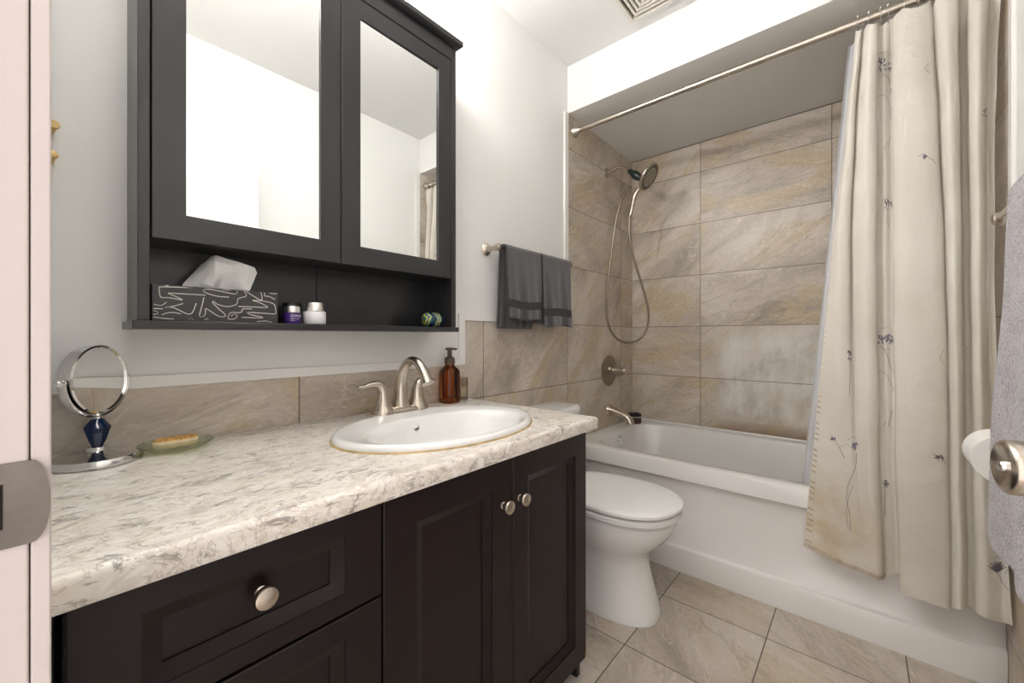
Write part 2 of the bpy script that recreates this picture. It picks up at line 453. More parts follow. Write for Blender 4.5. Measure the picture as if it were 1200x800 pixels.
# ------------------------------------------------------------------ open door on the right
H = Vector((1.520, .012, 0)); th = math.radians(10)
dirv = Vector((-math.sin(th), math.cos(th), 0)); nrm = Vector((-math.cos(th), -math.sin(th), 0))
XF = Matrix.Translation(H) @ Matrix((( nrm.x, dirv.x, 0, 0), (nrm.y, dirv.y, 0, 0), (0, 0, 1, 0), (0, 0, 0, 1)))
d = MB().box(0, .035, 0, .70, .008, 2.045, xf=XF)
door = struct('door_1', d, M['trim'], .0015)
kn = MB()
ko = H + nrm * .0352 + dirv * .64 + V(0, 0, .911)
kn.lathe([(0, 0), (.033, 0), (.033, .004), (.029, .008), (.014, .012), (.0115, .018), (.012, .026), (.017, .031), (.0235, .037), (.0255, .044), (.0262, .060), (.0268, .070), (.0262, .0735), (.0240, .0755), (.0205, .0765), (.016, .0745), (.008, .0725), (0, .072)], ko, nrm, 48)
k = kn.build('door_knob', M['nickel'], door)
MB().lathe([(0, .0715), (.006, .0715), (.006, .0755), (.0045, .0775), (0, .078)], ko, nrm, 20).build('lock_button', M['chrome'], k)
for a in (.30, .33):   # over-the-door hook straps
    MB().box(-.002, .037, a, a + .004, 2.0455, 2.0475, xf=XF).box(.0355, .037, a, a + .004, 2.025, 2.0465, xf=XF).build('hook_strap', M['satin'], door)

# ------------------------------------------------------------------ panel helper (raised frame, bevel, sunken panel)
def panel(mb, y0, y1, z0, z1, xb, xf, stl, str_, rt, rb, bev=.020, dep=.0115, mat=0, lip=.004):
    def rr(y0, y1, z0, z1, x): return [V(x, y0, z0), V(x, y1, z0), V(x, y1, z1), V(x, y0, z1)]
    e = .0015
    rings = [rr(y0, y1, z0, z1, xb), rr(y0, y1, z0, z1, xf - e), rr(y0 + e, y1 - e, z0 + e, z1 - e, xf),
             rr(y0 + stl, y1 - str_, z0 + rb, z1 - rt, xf),
             rr(y0 + stl, y1 - str_, z0 + rb, z1 - rt, xf - .0018),
             rr(y0 + stl + bev, y1 - str_ - bev, z0 + rb + bev, z1 - rt - bev, xf - dep),
             rr(y0 + stl + bev, y1 - str_ - bev, z0 + rb + bev, z1 - rt - bev, xf - dep - .0025),
             rr(y0 + stl + bev + .0015, y1 - str_ - bev - .0015, z0 + rb + bev + .0015, z1 - rt - bev - .0015, xf - dep - .0025)]
    mb.loft(rings, mat, True, True, smooth=False)

def knob(mb, o):
    mb.lathe([(0, 0), (.0085, 0), (.0085, .002), (.006, .004), (.0055, .010), (.008, .013), (.0145, .0155), (.0165, .019), (.0165, .022), (.0145, .0255), (.009, .0275), (0, .028)], o, (1, 0, 0), 32)

# ------------------------------------------------------------------ vanity cabinet
CT = .797; CB = .758
van = empty('vanity_cabinet', (.28, .54, 0), 'dark espresso bathroom vanity with panelled drawer and doors under the stone-look top', 'cabinet')
c = MB()
c.box(.004, .538, .012, .030, .05, CB - .0005)
c.box(.0045, .538, 1.060, 1.078, .0, CB - .0006)
c.box(.004, .540, .030, 1.060, .06, .078)
c.box(.004, .010, .030, 1.060, .078, CB - .0005)
c.box(.010, .538, .385, .398, .078, CB - .0005)
c.box(.44, .452, .012, 1.060, 0, .06)
c.box(.510, .538, .030, 1.060, CB - .03, CB - .0007)
co = c.build('carcass', M['dark'], van, .001)
M['dark'].node_tree.nodes['Principled BSDF'].inputs['Specular IOR Level'].default_value = .32
FX0, FX = .5385, .560
def drawer(z0, z1, knobz):
    d = MB(); panel(d, .014, .3855, z0, z1, FX0, FX, .060, .066, .036, .032 if z1 - z0 < .2 else .05)
    o = d.build('drawer', M['dark'], van)
    k = MB(); knob(k, (FX - .0137, .202, knobz)); k.build('knob', M['nickel'], o)
drawer(.590, .752, .676)
drawer(.336, .585, .46)
drawer(.066, .331, .20)
def cdoor(y0, y1, sl, sr, ky):
    d = MB(); panel(d, y0, y1, .066, .752, FX0, FX, sl, sr, .062, .064)
    o = d.build('door', M['dark'], van)
    k = MB(); knob(k, (FX + .0002, ky, .646)); k.build('knob', M['nickel'], o)
cdoor(.3895, .7365, .070, .072, .700)
cdoor(.7385, 1.077, .055, .060, .760)
chip = MB().add([(.5605, 1.070, .066), (.5605, 1.0775, .066), (.5605, 1.0778, .098), (.5605, 1.073, .088), (.545, 1.0778, .066), (.549, 1.0778, .090)],
                [(0, 1, 2, 3), (1, 4, 5, 2)], 0, False)
co2 = chip.build('chipped_corner', M['wood_raw'], van); co2['label'] = 'bare wood showing at the chipped lower corner'

# countertop with rolled front edge and an oval cut-out for the basin
ct = MB()
SX, SY, SA, SB = .340, .700, .285, .205
n = 96
def oval(a, b, z, cx=SX, cy=SY, nn=n): return [V(cx + b * math.cos(2 * math.pi * i / nn), cy + a * math.sin(2 * math.pi * i / nn), z) for i in range(nn)]
def rectring(x0, x1, y0, y1, z):
    r = []
    for i in range(n):
        a = 2 * math.pi * i / n; cx, sy = math.cos(a), math.sin(a)
        dx = (x1 - SX) if cx > 0 else (SX - x0); dy = (y1 - SY) if sy > 0 else (SY - y0)
        t = min(dx / abs(cx) if abs(cx) > 1e-6 else 1e9, dy / abs(sy) if abs(sy) > 1e-6 else 1e9)
        r.append(V(SX + cx * t, SY + sy * t, z))
    # snap nearest ones to the corners
    for X in (x0, x1):
        for Y in (y0, y1):
            j = min(range(n), key=lambda k: (r[k] - V(X, Y, z)).length); r[j] = V(X, Y, z)
    return r
X0, X1, Y0, Y1 = .0045, .588, -.0055, 1.100
ea = [(0, 0.0), (.003, .0006), (.007, .0028), (.0095, .0065), (.0105, .011)]
rings = [oval(SA - .03, SB - .03, CB), oval(SA - .03, SB - .03, CT), rectring(X0, X1 - .0105, Y0, Y1 - .0105, CT)]
for e, dz in ea[1:]:
    rings.append(rectring(X0, X1 - .0105 + e, Y0, Y1 - .0105 + e, CT - dz))
rings.append(rectring(X0, X1, Y0, Y1, CB + .010))
rings.append(rectring(X0, X1 - .002, Y0, Y1 - .002, CB + .003))
rings.append(rectring(X0, X1 - .008, Y0, Y1 - .008, CB))
rings.append(oval(SA - .03, SB - .03, CB))
ct.loft(rings, 0)
for i in range(len(ct.f)):
    ct.sm[i] = 2 * n <= i < 9 * n
top = ct.build('countertop', M['counter'])
tag(top, 'cream and grey granite-look countertop with a rolled edge on the dark vanity', 'countertop')

# ------------------------------------------------------------------ sink
sk = MB()
prof = [(1.0, CT + .0004, 0), (1.006, CT + .005, 0), (1.0, CT + .011, 0), (.985, CT + .0155, 0), (.965, CT + .017, 0), (.935, CT + .0155, 0)]
rings = [oval(SA * s, SB * s, z) for s, z, _ in prof]
inn = [(.240, .153, .038, .0145), (.232, .146, .039, .0115), (.225, .140, .040, .004), (.217, .133, .040, -.010), (.200, .120, .040, -.045), (.172, .102, .038, -.085), (.125, .075, .036, -.115), (.06, .04, .034, -.128), (.022, .022, .032, -.131)]
for a, b_, ox, dz in inn: rings.append(oval(a, b_, CT + dz, SX + ox, SY))
for a, b_, ox, dz in reversed(inn[:-1]): rings.append(oval(a + .006, b_ + .006, CT + dz - .008, SX + ox, SY))
sk.loft(rings, 0, cap1=False)
sink = empty('sink', (SX, SY, CT), 'white oval drop-in washbasin set in the granite-look countertop', 'sink')
sk.build('basin', M['porc'], sink, sharp=0)
MB().lathe([(0, 0), (.021, 0), (.023, .003), (.0, .004)], (SX + .032, SY, CT - .1315), n=24).build('drain', M['chrome'], sink)
on = Vector((.80, 0, .6)).normalized()
ov = MB(); ov.lathe([(.0, 0), (.0125, 0), (.0125, .0025), (.0095, .0035), (.0088, .001), (0, .001)], (SX + .040 - .1345, SY - .02, CT - .012), on, 24)
ov.build('overflow_ring', M['chrome'], sink)
MB().lathe([(0, .0012), (.0086, .0012), (.0086, .0016), (0, .0016)], (SX + .040 - .1345, SY - .02, CT - .012), on, 20).build('overflow_hole', M['gap'], sink)
cl = MB()
cl.loft([oval(SA * 1.002, SB * 1.002, CT + .0002), oval(SA * 1.018, SB * 1.022, CT + .0003), oval(SA * 1.014, SB * 1.017, CT + .0018), oval(SA * 1.0, SB * 1.0, CT + .0045)], 0)
cl.build('caulk_bead', M['caulk'], sink)['label'] = 'yellowed caulk line around the basin rim'

# ------------------------------------------------------------------ faucet
fc = empty('faucet', (.13, .712, CT + .0165), 'brushed nickel centerset faucet with two levers on the white basin', 'faucet')
FZ = CT + .0158
FYc, FXc = .712, .128
b_ = MB()
def stad(h, r, z):
    pts = []
    for i in range(48):
        a = 2 * math.pi * i / 48
        y = math.sin(a) * r + (h if math.sin(a) > 0 else -h); pts.append(V(FXc + math.cos(a) * r, FYc + y, z))
    return pts
b_.loft([stad(.055, .030, FZ), stad(.055, .030, FZ + .006), stad(.053, .026, FZ + .011), stad(.051, .018, FZ + .017), stad(.050, .012, FZ + .018)], 0, True, True)
for s_ in (-1, 1):
    b_.lathe([(.034, .0), (.0335, .006), (.029, .016), (.0255, .024), (.025, .027), (0, .027)], (FXc, FYc + s_ * .060, FZ), n=36)
b_.build('base', M['nickel'], fc)
pts = catmull([(FXc, FYc, FZ + .010), (FXc, FYc, FZ + .045), (FXc + .002, FYc, FZ + .085), (FXc + .016, FYc, FZ + .125), (FXc + .046, FYc, FZ + .153), (FXc + .080, FYc, FZ + .153), (FXc + .108, FYc, FZ + .132), (FXc + .128, FYc, FZ + .103), (FXc + .134, FYc, FZ + .093)], 6)
npt = len(pts)
def rad(t):
    ks = [(0, .026), (.12, .0225), (.3, .017), (.5, .0125), (.62, .012), (.8, .015), (1, .0185)]
    for (a, x), (b2, y) in zip(ks, ks[1:]):
        if t <= b2: return x + (y - x) * (t - a) / (b2 - a)
    return ks[-1][1]
MB().tube(pts, [rad(i / (npt - 1)) for i in range(npt)], 24).build('spout', M['nickel'], fc)
MB().lathe([(0, 0), (.003, 0), (.003, .012), (.0055, .014), (.0055, .019), (0, .020)], (FXc - .024, FYc, FZ + .017), n=14).build('lift_rod', M['nickel'], fc)
for s_ in (-1, 1):
    y = FYc + s_ * .060
    P = catmull([(FXc, y, FZ + .0272), (FXc, y, FZ + .050), (FXc, y + s_ * .002, FZ + .070), (FXc - .001, y + s_ * .012, FZ + .085), (FXc - .002, y + s_ * .034, FZ + .088), (FXc - .003, y + s_ * .058, FZ + .084), (FXc - .003, y + s_ * .078, FZ + .085)], 5)
    N_ = len(P) - 1; R_ = []
    for i in range(N_ + 1):
        t = i / N_
        if t < .5: r = .0235 - (.0235 - .0125) * (t / .5) ** .7; R_.append((r, r))
        else:
            q = (t - .5) / .5; R_.append((.0125 - .003 * q if i < N_ else .006, .0125 - .0078 * q if i < N_ else .003))
    MB().tube(P, R_, 20, flat=(1, 0, 0)).build('lever_handle', M['nickel'], fc)

# ------------------------------------------------------------------ soap bottle and glass by the faucet
sb = empty('soap_bottle', (.047, .975, CT), 'amber glass foaming soap pump bottle in the counter corner', 'bottle')
bx, by = .047, .975
def boxy(r, z, p=3.2, cx=bx, cy=by, k=40):
    out = []
    for i in range(k):
        a = 2 * math.pi * i / k; c_, s2 = math.cos(a), math.sin(a)
        q = (abs(c_) ** p + abs(s2) ** p) ** (-1 / p)
        out.append(V(cx + r * q * c_, cy + r * q * s2, z))
    return out
g = MB()
ring = [boxy(.030, CT + .0005), boxy(.033, CT + .004), boxy(.033, CT + .112), boxy(.031, CT + .121, 2.6), boxy(.023, CT + .130, 2.2), boxy(.0175, CT + .136, 2), boxy(.0165, CT + .142, 2)]
inn_ = [boxy(.0140, CT + .142, 2), boxy(.0150, CT + .135, 2), boxy(.020, CT + .128, 2.2), boxy(.0285, CT + .119, 2.6), boxy(.0305, CT + .110), boxy(.0305, CT + .006), boxy(.024, CT + .005)]
g.loft(ring, 0, True, False)
g.build('bottle_body', M['amber'], sb)
p_ = MB()
M['pump'] = simple('bronze_plastic', (.085, .055, .035), .35)
p_.lathe([(.0195, .1425), (.0195, .146), (.0185, .163), (.0125, .168), (.0085, .170), (.0085, .192), (.0155, .194), (.0165, .1985), (.013, .2015), (0, .202)], (bx, by, CT), n=30)
p_.box(bx - .006, bx + .012, by + .008, by + .026, CT + .1925, CT + .200)
p_.lathe([(.0021, .012), (.0021, .1423)], (bx, by, CT), n=10)
p_.build('pump', M['pump'], sb, .001)
tb = empty('glass_holder', (.030, 1.048, CT), 'small square clear glass holder behind the amber soap bottle', 'glass')
g = MB(); g.loft([boxy(.018, CT + .0005, 5, .030, 1.048), boxy(.020, CT + .004, 5, .030, 1.048), boxy(.020, CT + .086, 5, .030, 1.048)], 0, False, False)
g.build('glass_body', M['clear'], tb)
M['wax'] = simple('cream_wax', (.72, .65, .50), .5)
MB().loft([boxy(.0172, CT + .0145, 5, .030, 1.048), boxy(.0172, CT + .048, 5, .030, 1.048)], 0, True, True).build('wax', M['wax'], tb)

# ------------------------------------------------------------------ makeup mirror
mx, my = .080, .066
mm = empty('makeup_mirror', (mx, my, CT), 'round chrome tabletop mirror with a faceted blue stem at the left end', 'mirror')
g = MB(); g.lathe([(0, .0003), (.064, .0003), (.0665, .003), (.0665, .012), (.064, .0155), (.060, .0165), (.03, .0178), (.024, .021), (.016, .024), (.0145, .031), (.010, .034), (0, .035)], (mx, my, CT), n=60)
g.build('base', M['chrome'], mm)
g = MB()
def hexr(r, z, nn=8): return [V(mx + r * math.cos(2 * math.pi * (i + .5) / nn), my + r * math.sin(2 * math.pi * (i + .5) / nn), CT + z) for i in range(nn)]
g.loft([hexr(.009, .0345), hexr(.0125, .042), hexr(.0205, .069), hexr(.010, .0835)], 0, True, True, smooth=False)
g.build('stem', M['blue_glass'], mm)
MB().lathe([(0, .0836), (.0075, .0836), (.0085, .086), (.006, .090), (.0055, .096), (0, .096)], (mx, my, CT), n=20).build('neck', M['chrome'], mm)
hn = Vector((.640, .766, .04)).normalized(); hc = V(mx - .002, my - .002, CT + .160)
g = MB(); Rm = .0655
g.lathe([(0, -.014), (Rm - .004, -.014), (Rm, -.011), (Rm + .001, 0), (Rm, .0095), (Rm - .003, .011), (Rm - .0045, .0095), (Rm - .0045, .0075)], hc, hn, 72, cap=False)
g.build('mirror_rim', M['chrome'], mm)
MB().lathe([(0, .0078), (Rm - .0045, .0078)], hc, hn, 72, cap=False).build('mirror_glass', M['mirror'], mm)
# yoke: half ring around the rim
side = hn.cross(V(0, 0, 1)).normalized(); upv = side.cross(hn).normalized()
P = [hc + (side * math.cos(a) + upv * math.sin(a)) * (Rm + .0055) for a in [math.pi + math.pi * k / 24 for k in range(25)]]
MB().tube(P, [(.0016, .0075)] * 25, 12, flat=tuple(P[0] - hc)).build('yoke', M['chrome'], mm)
for s_ in (-1, 1):
    MB().lathe([(0, 0), (.006, 0), (.006, .010), (.004, .013), (0, .013)], hc + side * s_ * (Rm + .002), side * s_, 16).build('pivot', M['chrome'], mm)

# ------------------------------------------------------------------ soap dish and soap
dx, dy = .080, .186
g = MB(); g.lathe([(0, .002), (.03, .0005), (.034, .003), (.050, .006), (.061, .013), (.064, .0155), (.0645, .018)], (dx, dy, CT), n=60, sx=.93, sy=1.0)
tag(g.build('soap_dish', M['green_glass']), 'shallow pale green glass dish beside the makeup mirror', 'dish')
g = MB()
M['soap'] = simple('oat_soap', (.74, .60, .42), .6, bump=.5, bscale=150, var=.1, vscale=60)
M['soap_top'] = simple('soap_oat_top', (.56, .31, .09), .7, bump=.9, bscale=220, var=.5, vscale=160)
def srec(hx, hy, z, nn=40, p=2.7):
    r = []
    for i in range(nn):
        a = 2 * math.pi * i / nn; c_, s2 = math.cos(a), math.sin(a); q = (abs(c_) ** p + abs(s2) ** p) ** (-1 / p)
        r.append(V(dx + hx * q * c_, dy - .002 + hy * q * s2, CT + z))
    return r
g.loft([srec(.017, .034, .0075), srec(.021, .038, .012), srec(.0215, .0385, .020), srec(.0205, .0375, .0235)], 0, True, False)
g.loft([srec(.0205, .0375, .0235), srec(.018, .035, .0262), srec(.009, .022, .0275), srec(.002, .004, .0278)], 1, False, True)
tag(g.build('soap_bar', [M['soap'], M['soap_top']]), 'oval cream soap bar with oat-brown top lying in the glass dish', 'soap')

# ------------------------------------------------------------------ mirror cabinet
mc = empty('mirror_cabinet', (.09, .5, 1.055), 'charcoal wall cabinet with two mirrored doors and an open shelf', 'cabinet')
cY0, cY1, cX = .1155, .915, .144
g = MB()
g.box(.0005, cX + .006, cY0, cY0 + .018, 1.0712, 2.0150)
g.box(.0005, cX + .006, cY1 - .018, cY1, 1.0712, 2.0150)
g.box(.0005, .006, cY0 + .018, cY1 - .018, 1.0712, 2.010)
g.box(.006, cX - .014, cY0 + .018, cY1 - .018, 1.236, 1.252)
g.box(.006, cX + .006, cY0 + .018, cY1 - .018, 1.9705, 2.0149)
g.box(.006, cX - .014, .5085, .5225, 1.252, 1.9705)
g.build('carcass', M['char'], mc, .0012)
MB().box(.0005, .1575, cY0 - .008, cY1 + .008, 1.0549, 1.0708).build('shelf_board', M['char'], mc, .0015)
MB().box(.006, .0065, .511, .514, 1.0712, 1.236).build('back_seam', M['gap'], mc)
cr = MB()
def cro(x, e, z): return [V(.0005, cY0 - e, z), V(x, cY0 - e, z), V(x, cY1 + e, z), V(.0005, cY1 + e, z)]
cr.loft([cro(.154, .004, 2.0153), cro(.168, .014, 2.0215), cro(.170, .016, 2.024), cro(.170, .016, 2.0385)], 0, True, True, smooth=False)
cr.build('crown', M['char'], mc, .0012)
def mdoor(y0, y1):
    z0, z1, x0, x1, s_ = 1.2340, 1.9680, cX - .0135, cX + .0055, .0535
    d = MB()
    def rr(e, x): return [V(x, y0 + e, z0 + e), V(x, y1 - e, z0 + e), V(x, y1 - e, z1 - e), V(x, y0 + e, z1 - e)]
    d.loft([rr(0, x0), rr(0, x1 - .001), rr(.001, x1), rr(s_ - .001, x1), rr(s_, x1 - .001), rr(s_, x1 - .006), rr(s_ + .001, x1 - .0065)], 0, True, False, smooth=False)
    d.loft([rr(s_, x1 - .0065), rr(s_ + .003, x1 - .0065)], 0, smooth=False)
    o = d.build('door', M['char'], mc)
    gl = rr(s_ + .0005, x1 - .0060)
    if y0 > .5:
        for q in gl: q.x -= (q.y - (y0 + y1) / 2) * .012 - .0012   # the right-hand glass sits slightly out of true
    MB().add(gl, [(0, 1, 2, 3)], 0, False).build('mirror_glass', M['mirror'], o)
mdoor(cY0 + .0205, .5145)
mdoor(.5165, cY1 - .0205)

# ------------------------------------------------------------------ things on the cabinet shelf
SHZ = 1.0710
tbx = empty('tissue_box', (.085, .25, SHZ), 'black tissue box with white squiggle lines on the cabinet shelf', 'tissue box')
ty0, ty1, tx0, tx1, tz = .1375, .364, .032, .140, SHZ + .0725
g = MB().box(tx0, tx1, ty0, ty1, SHZ + .0004, tz)
M['carton'] = simple('black_carton', (.035, .035, .037), .5)
g.build('carton', M['carton'], tbx, .0008)
M['line'] = simple('white_ink', (.74, .72, .66), .6)
strokes = [
 [(205, 322), (180, 318)], [(415, 350), (380, 335), (410, 352), (150, 345), (125, 355), (125, 385), (140, 435), (210, 440), (325, 460), (270, 430), (205, 402), (260, 402), (530, 418)],
 [(78, 498), (130, 508), (160, 500), (185, 480)], [(75, 535), (155, 538)], [(75, 555), (105, 562), (112, 580), (75, 585)],
 [(150, 590), (190, 575), (250, 570), (312, 582)], [(333, 492), (240, 517), (175, 525), (250, 528), (395, 585), (450, 490)],
 [(517, 438), (500, 510), (478, 590), (485, 608), (515, 605), (530, 575), (532, 535), (560, 550), (640, 600), (690, 608), (705, 590), (660, 550), (598, 490), (600, 472), (640, 500), (720, 518), (790, 505), (812, 480), (818, 448), (880, 430), (888, 410), (870, 385)],
 [(735, 435), (640, 428), (540, 400), (512, 380), (525, 368), (600, 372), (760, 404), (800, 404), (812, 385)],
 [(678, 358), (700, 372), (740, 370), (752, 360)], [(820, 517), (960, 522), (1075, 525), (1010, 485), (945, 465), (1010, 466), (1080, 478), (1135, 500), (1145, 540), (1145, 580), (1060, 578), (930, 570), (900, 575), (930, 590), (1030, 612), (1000, 618), (850, 612)],
 [(890, 378), (950, 425), (1020, 462), (1026, 430), (1018, 388)], [(1050, 388), (1052, 425), (1090, 430), (1140, 455)], [(1095, 398), (1130, 405), (1158, 400)],
 [(935, 538), (860, 540), (840, 570), (760, 570), (738, 590), (730, 622), (780, 628), (808, 605), (800, 588), (765, 592), (762, 605)],
 [(385, 630), (400, 618), (418, 630)], [(525, 635), (545, 622), (555, 635)], [(75, 610), (150, 620), (250, 628)], [(985, 650), (1060, 645), (1110, 655)]]
ln = MB()
L0, R0 = (75, 318, 620), (1160, 385, 655)      # left and right edges of the front face in the sketch of the pattern
# perspective-free mapping: u -> y by the ray formula, v -> height between top and bottom edges
for st in strokes:
    P = []
    for (a, c_) in st:
        px = 170 + a / 7.5; py = 290 + c_ / 7.5
        k = (px - 600) / 474; dxr, dyr = -.6547 + .7559 * k, .7559 + .6547 * k
        t = (tx1 - CAMX) / dxr; y = dyr * t; z = CAMZ + (394 - py) / 474 * t
        P.append(V(tx1, min(max(y, ty0 + .002), ty1 - .002), min(max(z, SHZ + .002), tz - .002)))
    Q = catmull(P, 5) if len(P) > 2 else P
    for i in range(len(Q) - 1):
        a, b2 = Q[i], Q[i + 1]; dd = b2 - a
        if dd.length < 1e-6: continue
        dd.normalize(); nn = V(0, -dd.z, dd.y) * .0008; a = a - dd * .0004; b2 = b2 + dd * .0004
        e = V(.0005, 0, 0)
        ln.add([a + nn + e, a - nn + e, b2 - nn + e, b2 + nn + e], [(0, 1, 2, 3)], 0, False)
ln.build('squiggle_print', M['line'], tbx)
rows = [
 [(.080, .192, 1.141), (.086, .225, 1.141), (.100, .244, 1.140), (.082, .262, 1.141), (.080, .285, 1.141), (.098, .300, 1.140), (.104, .312, 1.1405)],
 [(.072, .198, 1.156), (.088, .224, 1.158), (.112, .243, 1.150), (.088, .262, 1.160), (.078, .285, 1.155), (.104, .303, 1.152), (.112, .316, 1.152)],
 [(.066, .216, 1.180), (.086, .232, 1.186), (.112, .246, 1.180), (.096, .266, 1.182), (.082, .290, 1.178), (.092, .312, 1.170), (.116, .322, 1.172)],
 [(.064, .232, 1.203), (.084, .240, 1.210), (.104, .248, 1.208), (.100, .270, 1.205), (.094, .296, 1.200), (.090, .318, 1.192), (.110, .330, 1.190)],
 [(.066, .243, 1.214), (.076, .246, 1.221), (.088, .252, 1.2235), (.090, .272, 1.219), (.090, .298, 1.213), (.092, .318, 1.208), (.098, .328, 1.204)]]
def lin(P, n_):
    out = []
    for a, b2 in zip(P, P[1:]):
        for k in range(n_): out.append(V(*a).lerp(V(*b2), k / n_))
    return out + [V(*P[-1])]
G = [lin(r, 4) for r in rows]
G2 = list(zip(*[lin([g_[j] for g_ in G], 4) for j in range(len(G[0]))]))
G3 = []
for i, r in enumerate(G2):
    rr_ = []
    for j, p in enumerate(r):
        q = V(*p); q.x += .007 * (noise.noise(q * 38)) + .0025 * abs(noise.noise(q * 110)); rr_.append(q)
    G3.append(rr_)
M['tissue'] = simple('tissue_paper', (.82, .82, .81), .9, bump=.3, bscale=60)
MB().grid(G3).build('tissue', M['tissue'], tbx, sharp=14)['label'] = 'white tissue sheet standing up from the slot'

def textmesh(body, size, mat, name, parent, wrap=None, z=0, a0=0):
    cu = bpy.data.curves.new(name, 'FONT'); cu.body = body; cu.size = size; cu.extrude = 0
    to = bpy.data.objects.new(name, cu); COL.objects.link(to)
    bpy.context.view_layer.update()
    me = bpy.data.meshes.new_from_object(to.evaluated_get(bpy.context.evaluated_depsgraph_get()))
    bpy.data.objects.remove(to)
    cx, cy, r = wrap
    for v_ in me.vertices:
        a = a0 + v_.co.x / r
        v_.co = (cx + r * math.cos(a), cy + r * math.sin(a), z + v_.co.y)
    me.materials.clear(); me.materials.append(mat)
    o = bpy.data.objects.new(name, me); COL.objects.link(o); o.parent = parent
    o.matrix_parent_inverse = Matrix.Translation(parent.location).inverted()
    return o
M['purple'] = simple('purple_glass', (.055, .02, .16), .15)
M['whitejar'] = simple('white_jar', (.72, .72, .74), .3)
M['silver'] = simple('silver_cap', (.80, .78, .75), .32, 1)
def jar(x, y, r, hb, rl, hl, body, lid, label, steps=True):
    j = empty('cream_jar', (x, y, SHZ), label, 'jar', 'cosmetic jars on the cabinet shelf')
    MB().lathe([(0, .0004), (r * .93, .0004), (r, .003), (r, hb - .0015), (r * .96, hb), (0, hb + .0005)], (x, y, SHZ), n=44).build('jar_body', body, j)
    MB().lathe([(0, hb + .0012), (rl, hb + .0012), (rl, hb + hl - .0012), (rl * .96, hb + hl), (0, hb + hl)], (x, y, SHZ), n=44).build('lid', lid, j)
    return j
j1 = jar(.118, .404, .0195, .027, .0180, .0165, M['purple'], M['silver'], 'small purple cream jar with silver lid beside the tissue box')
a0 = math.radians(-28)
textmesh('CLINIQUE', .0075, M['whitejar'], 'lettering', j1, (.118, .404, .01965), SHZ + .0175, a0)
textmesh('deep moisture', .0036, M['whitejar'], 'lettering', j1, (.118, .404, .01965), SHZ + .012, a0)
textmesh('cream', .0036, M['whitejar'], 'lettering', j1, (.118, .404, .01965), SHZ + .007, a0)
j2 = jar(.118, .459, .0270, .033, .0228, .0225, M['whitejar'], M['silver'], 'white cream jar with a tall silver lid, the largest of the jars')
j3 = jar(.058, .426, .022, .036, .0225, .020, M['black'], M['black'], 'black lidded jar standing behind the purple one')

M['swirl'], nt, b, out = new_mat('swirl_glass')
tc = nt.nodes.new('ShaderNodeTexCoord'); wv = nt.nodes.new('ShaderNodeTexWave'); wv.bands_direction = 'Y'
wv.inputs['Scale'].default_value = 9; wv.inputs['Distortion'].default_value = 2.2; wv.inputs['Detail'].default_value = 1; wv.inputs['Detail Scale'].default_value = 5
nt.links.new(tc.outputs['Object'], wv.inputs['Vector'])
nt.links.new(ramp(nt, wv.outputs['Fac'], [(.1, (.01, .03, .06)), (.3, (.02, .14, .24)), (.5, (.05, .12, .06)), (.65, (.35, .42, .04)), (.8, (.70, .55, .08)), (.95, (.02, .10, .18))]), b.inputs['Base Color'])
b.inputs['Roughness'].default_value = .12
g = MB(); g.lathe([(0, -.034), (.007, -.034), (.014, -.033), (.020, -.028), (.0235, -.018), (.0245, 0), (.0240, .016), (.020, .027), (.011, .033), (0, .034)], (.108, .848, SHZ + .0248), (0.25, 1, 0), 36)
tag(g.build('glass_ornament', M['swirl']), 'blue and yellow swirled glass ornament at the right end of the cabinet shelf', 'ornament')

# ------------------------------------------------------------------ vanity light above the cabinet
vl = empty('vanity_light', (.03, .5, 2.16), 'nickel wall light bar with frosted shades above the mirror cabinet', 'light')
MB().box(.0005, .028, .235, .77, 2.115, 2.175).build('back_plate', M['nickel'], vl, .004)
MB().tube(catmull([(.028, .50, 2.145), (.07, .50, 2.15), (.10, .50, 2.19), (.105, .50, 2.215)], 5), .008).tube([(.105, .26, 2.2155), (.105, .74, 2.2155)], .007).build('arm', M['nickel'], vl)
for y in (.28, .50, .72):
    s_ = empty('lamp_shade', (.105, y, 2.2))
    bpy.data.objects.remove(s_)
    MB().lathe([(0, .002), (.050, .0), (.053, .003), (.048, .04), (.036, .07), (.020, .083), (0, .083)], (.105, y, 2.125), n=32).build('lamp_shade', M['lamp'], vl)

# ------------------------------------------------------------------ fill light added on the ceiling out of view, and exhaust vent
cl_ = empty('added_fill_light', (.80, .20, CZ), 'round flush ceiling fill light with a white diffuser, added out of view', 'light')
MB().lathe([(0, -.02), (.15, -.02), (.15, -.0005), (0, -.0005)], (.80, .20, CZ), n=48).build('pan', M['trim'], cl_)
MB().lathe([(0, -.075), (.05, -.073), (.10, -.06), (.135, -.035), (.14, -.0205), (0, -.0205)], (.80, .20, CZ), n=48).build('diffuser', M['fill_lamp'], cl_)

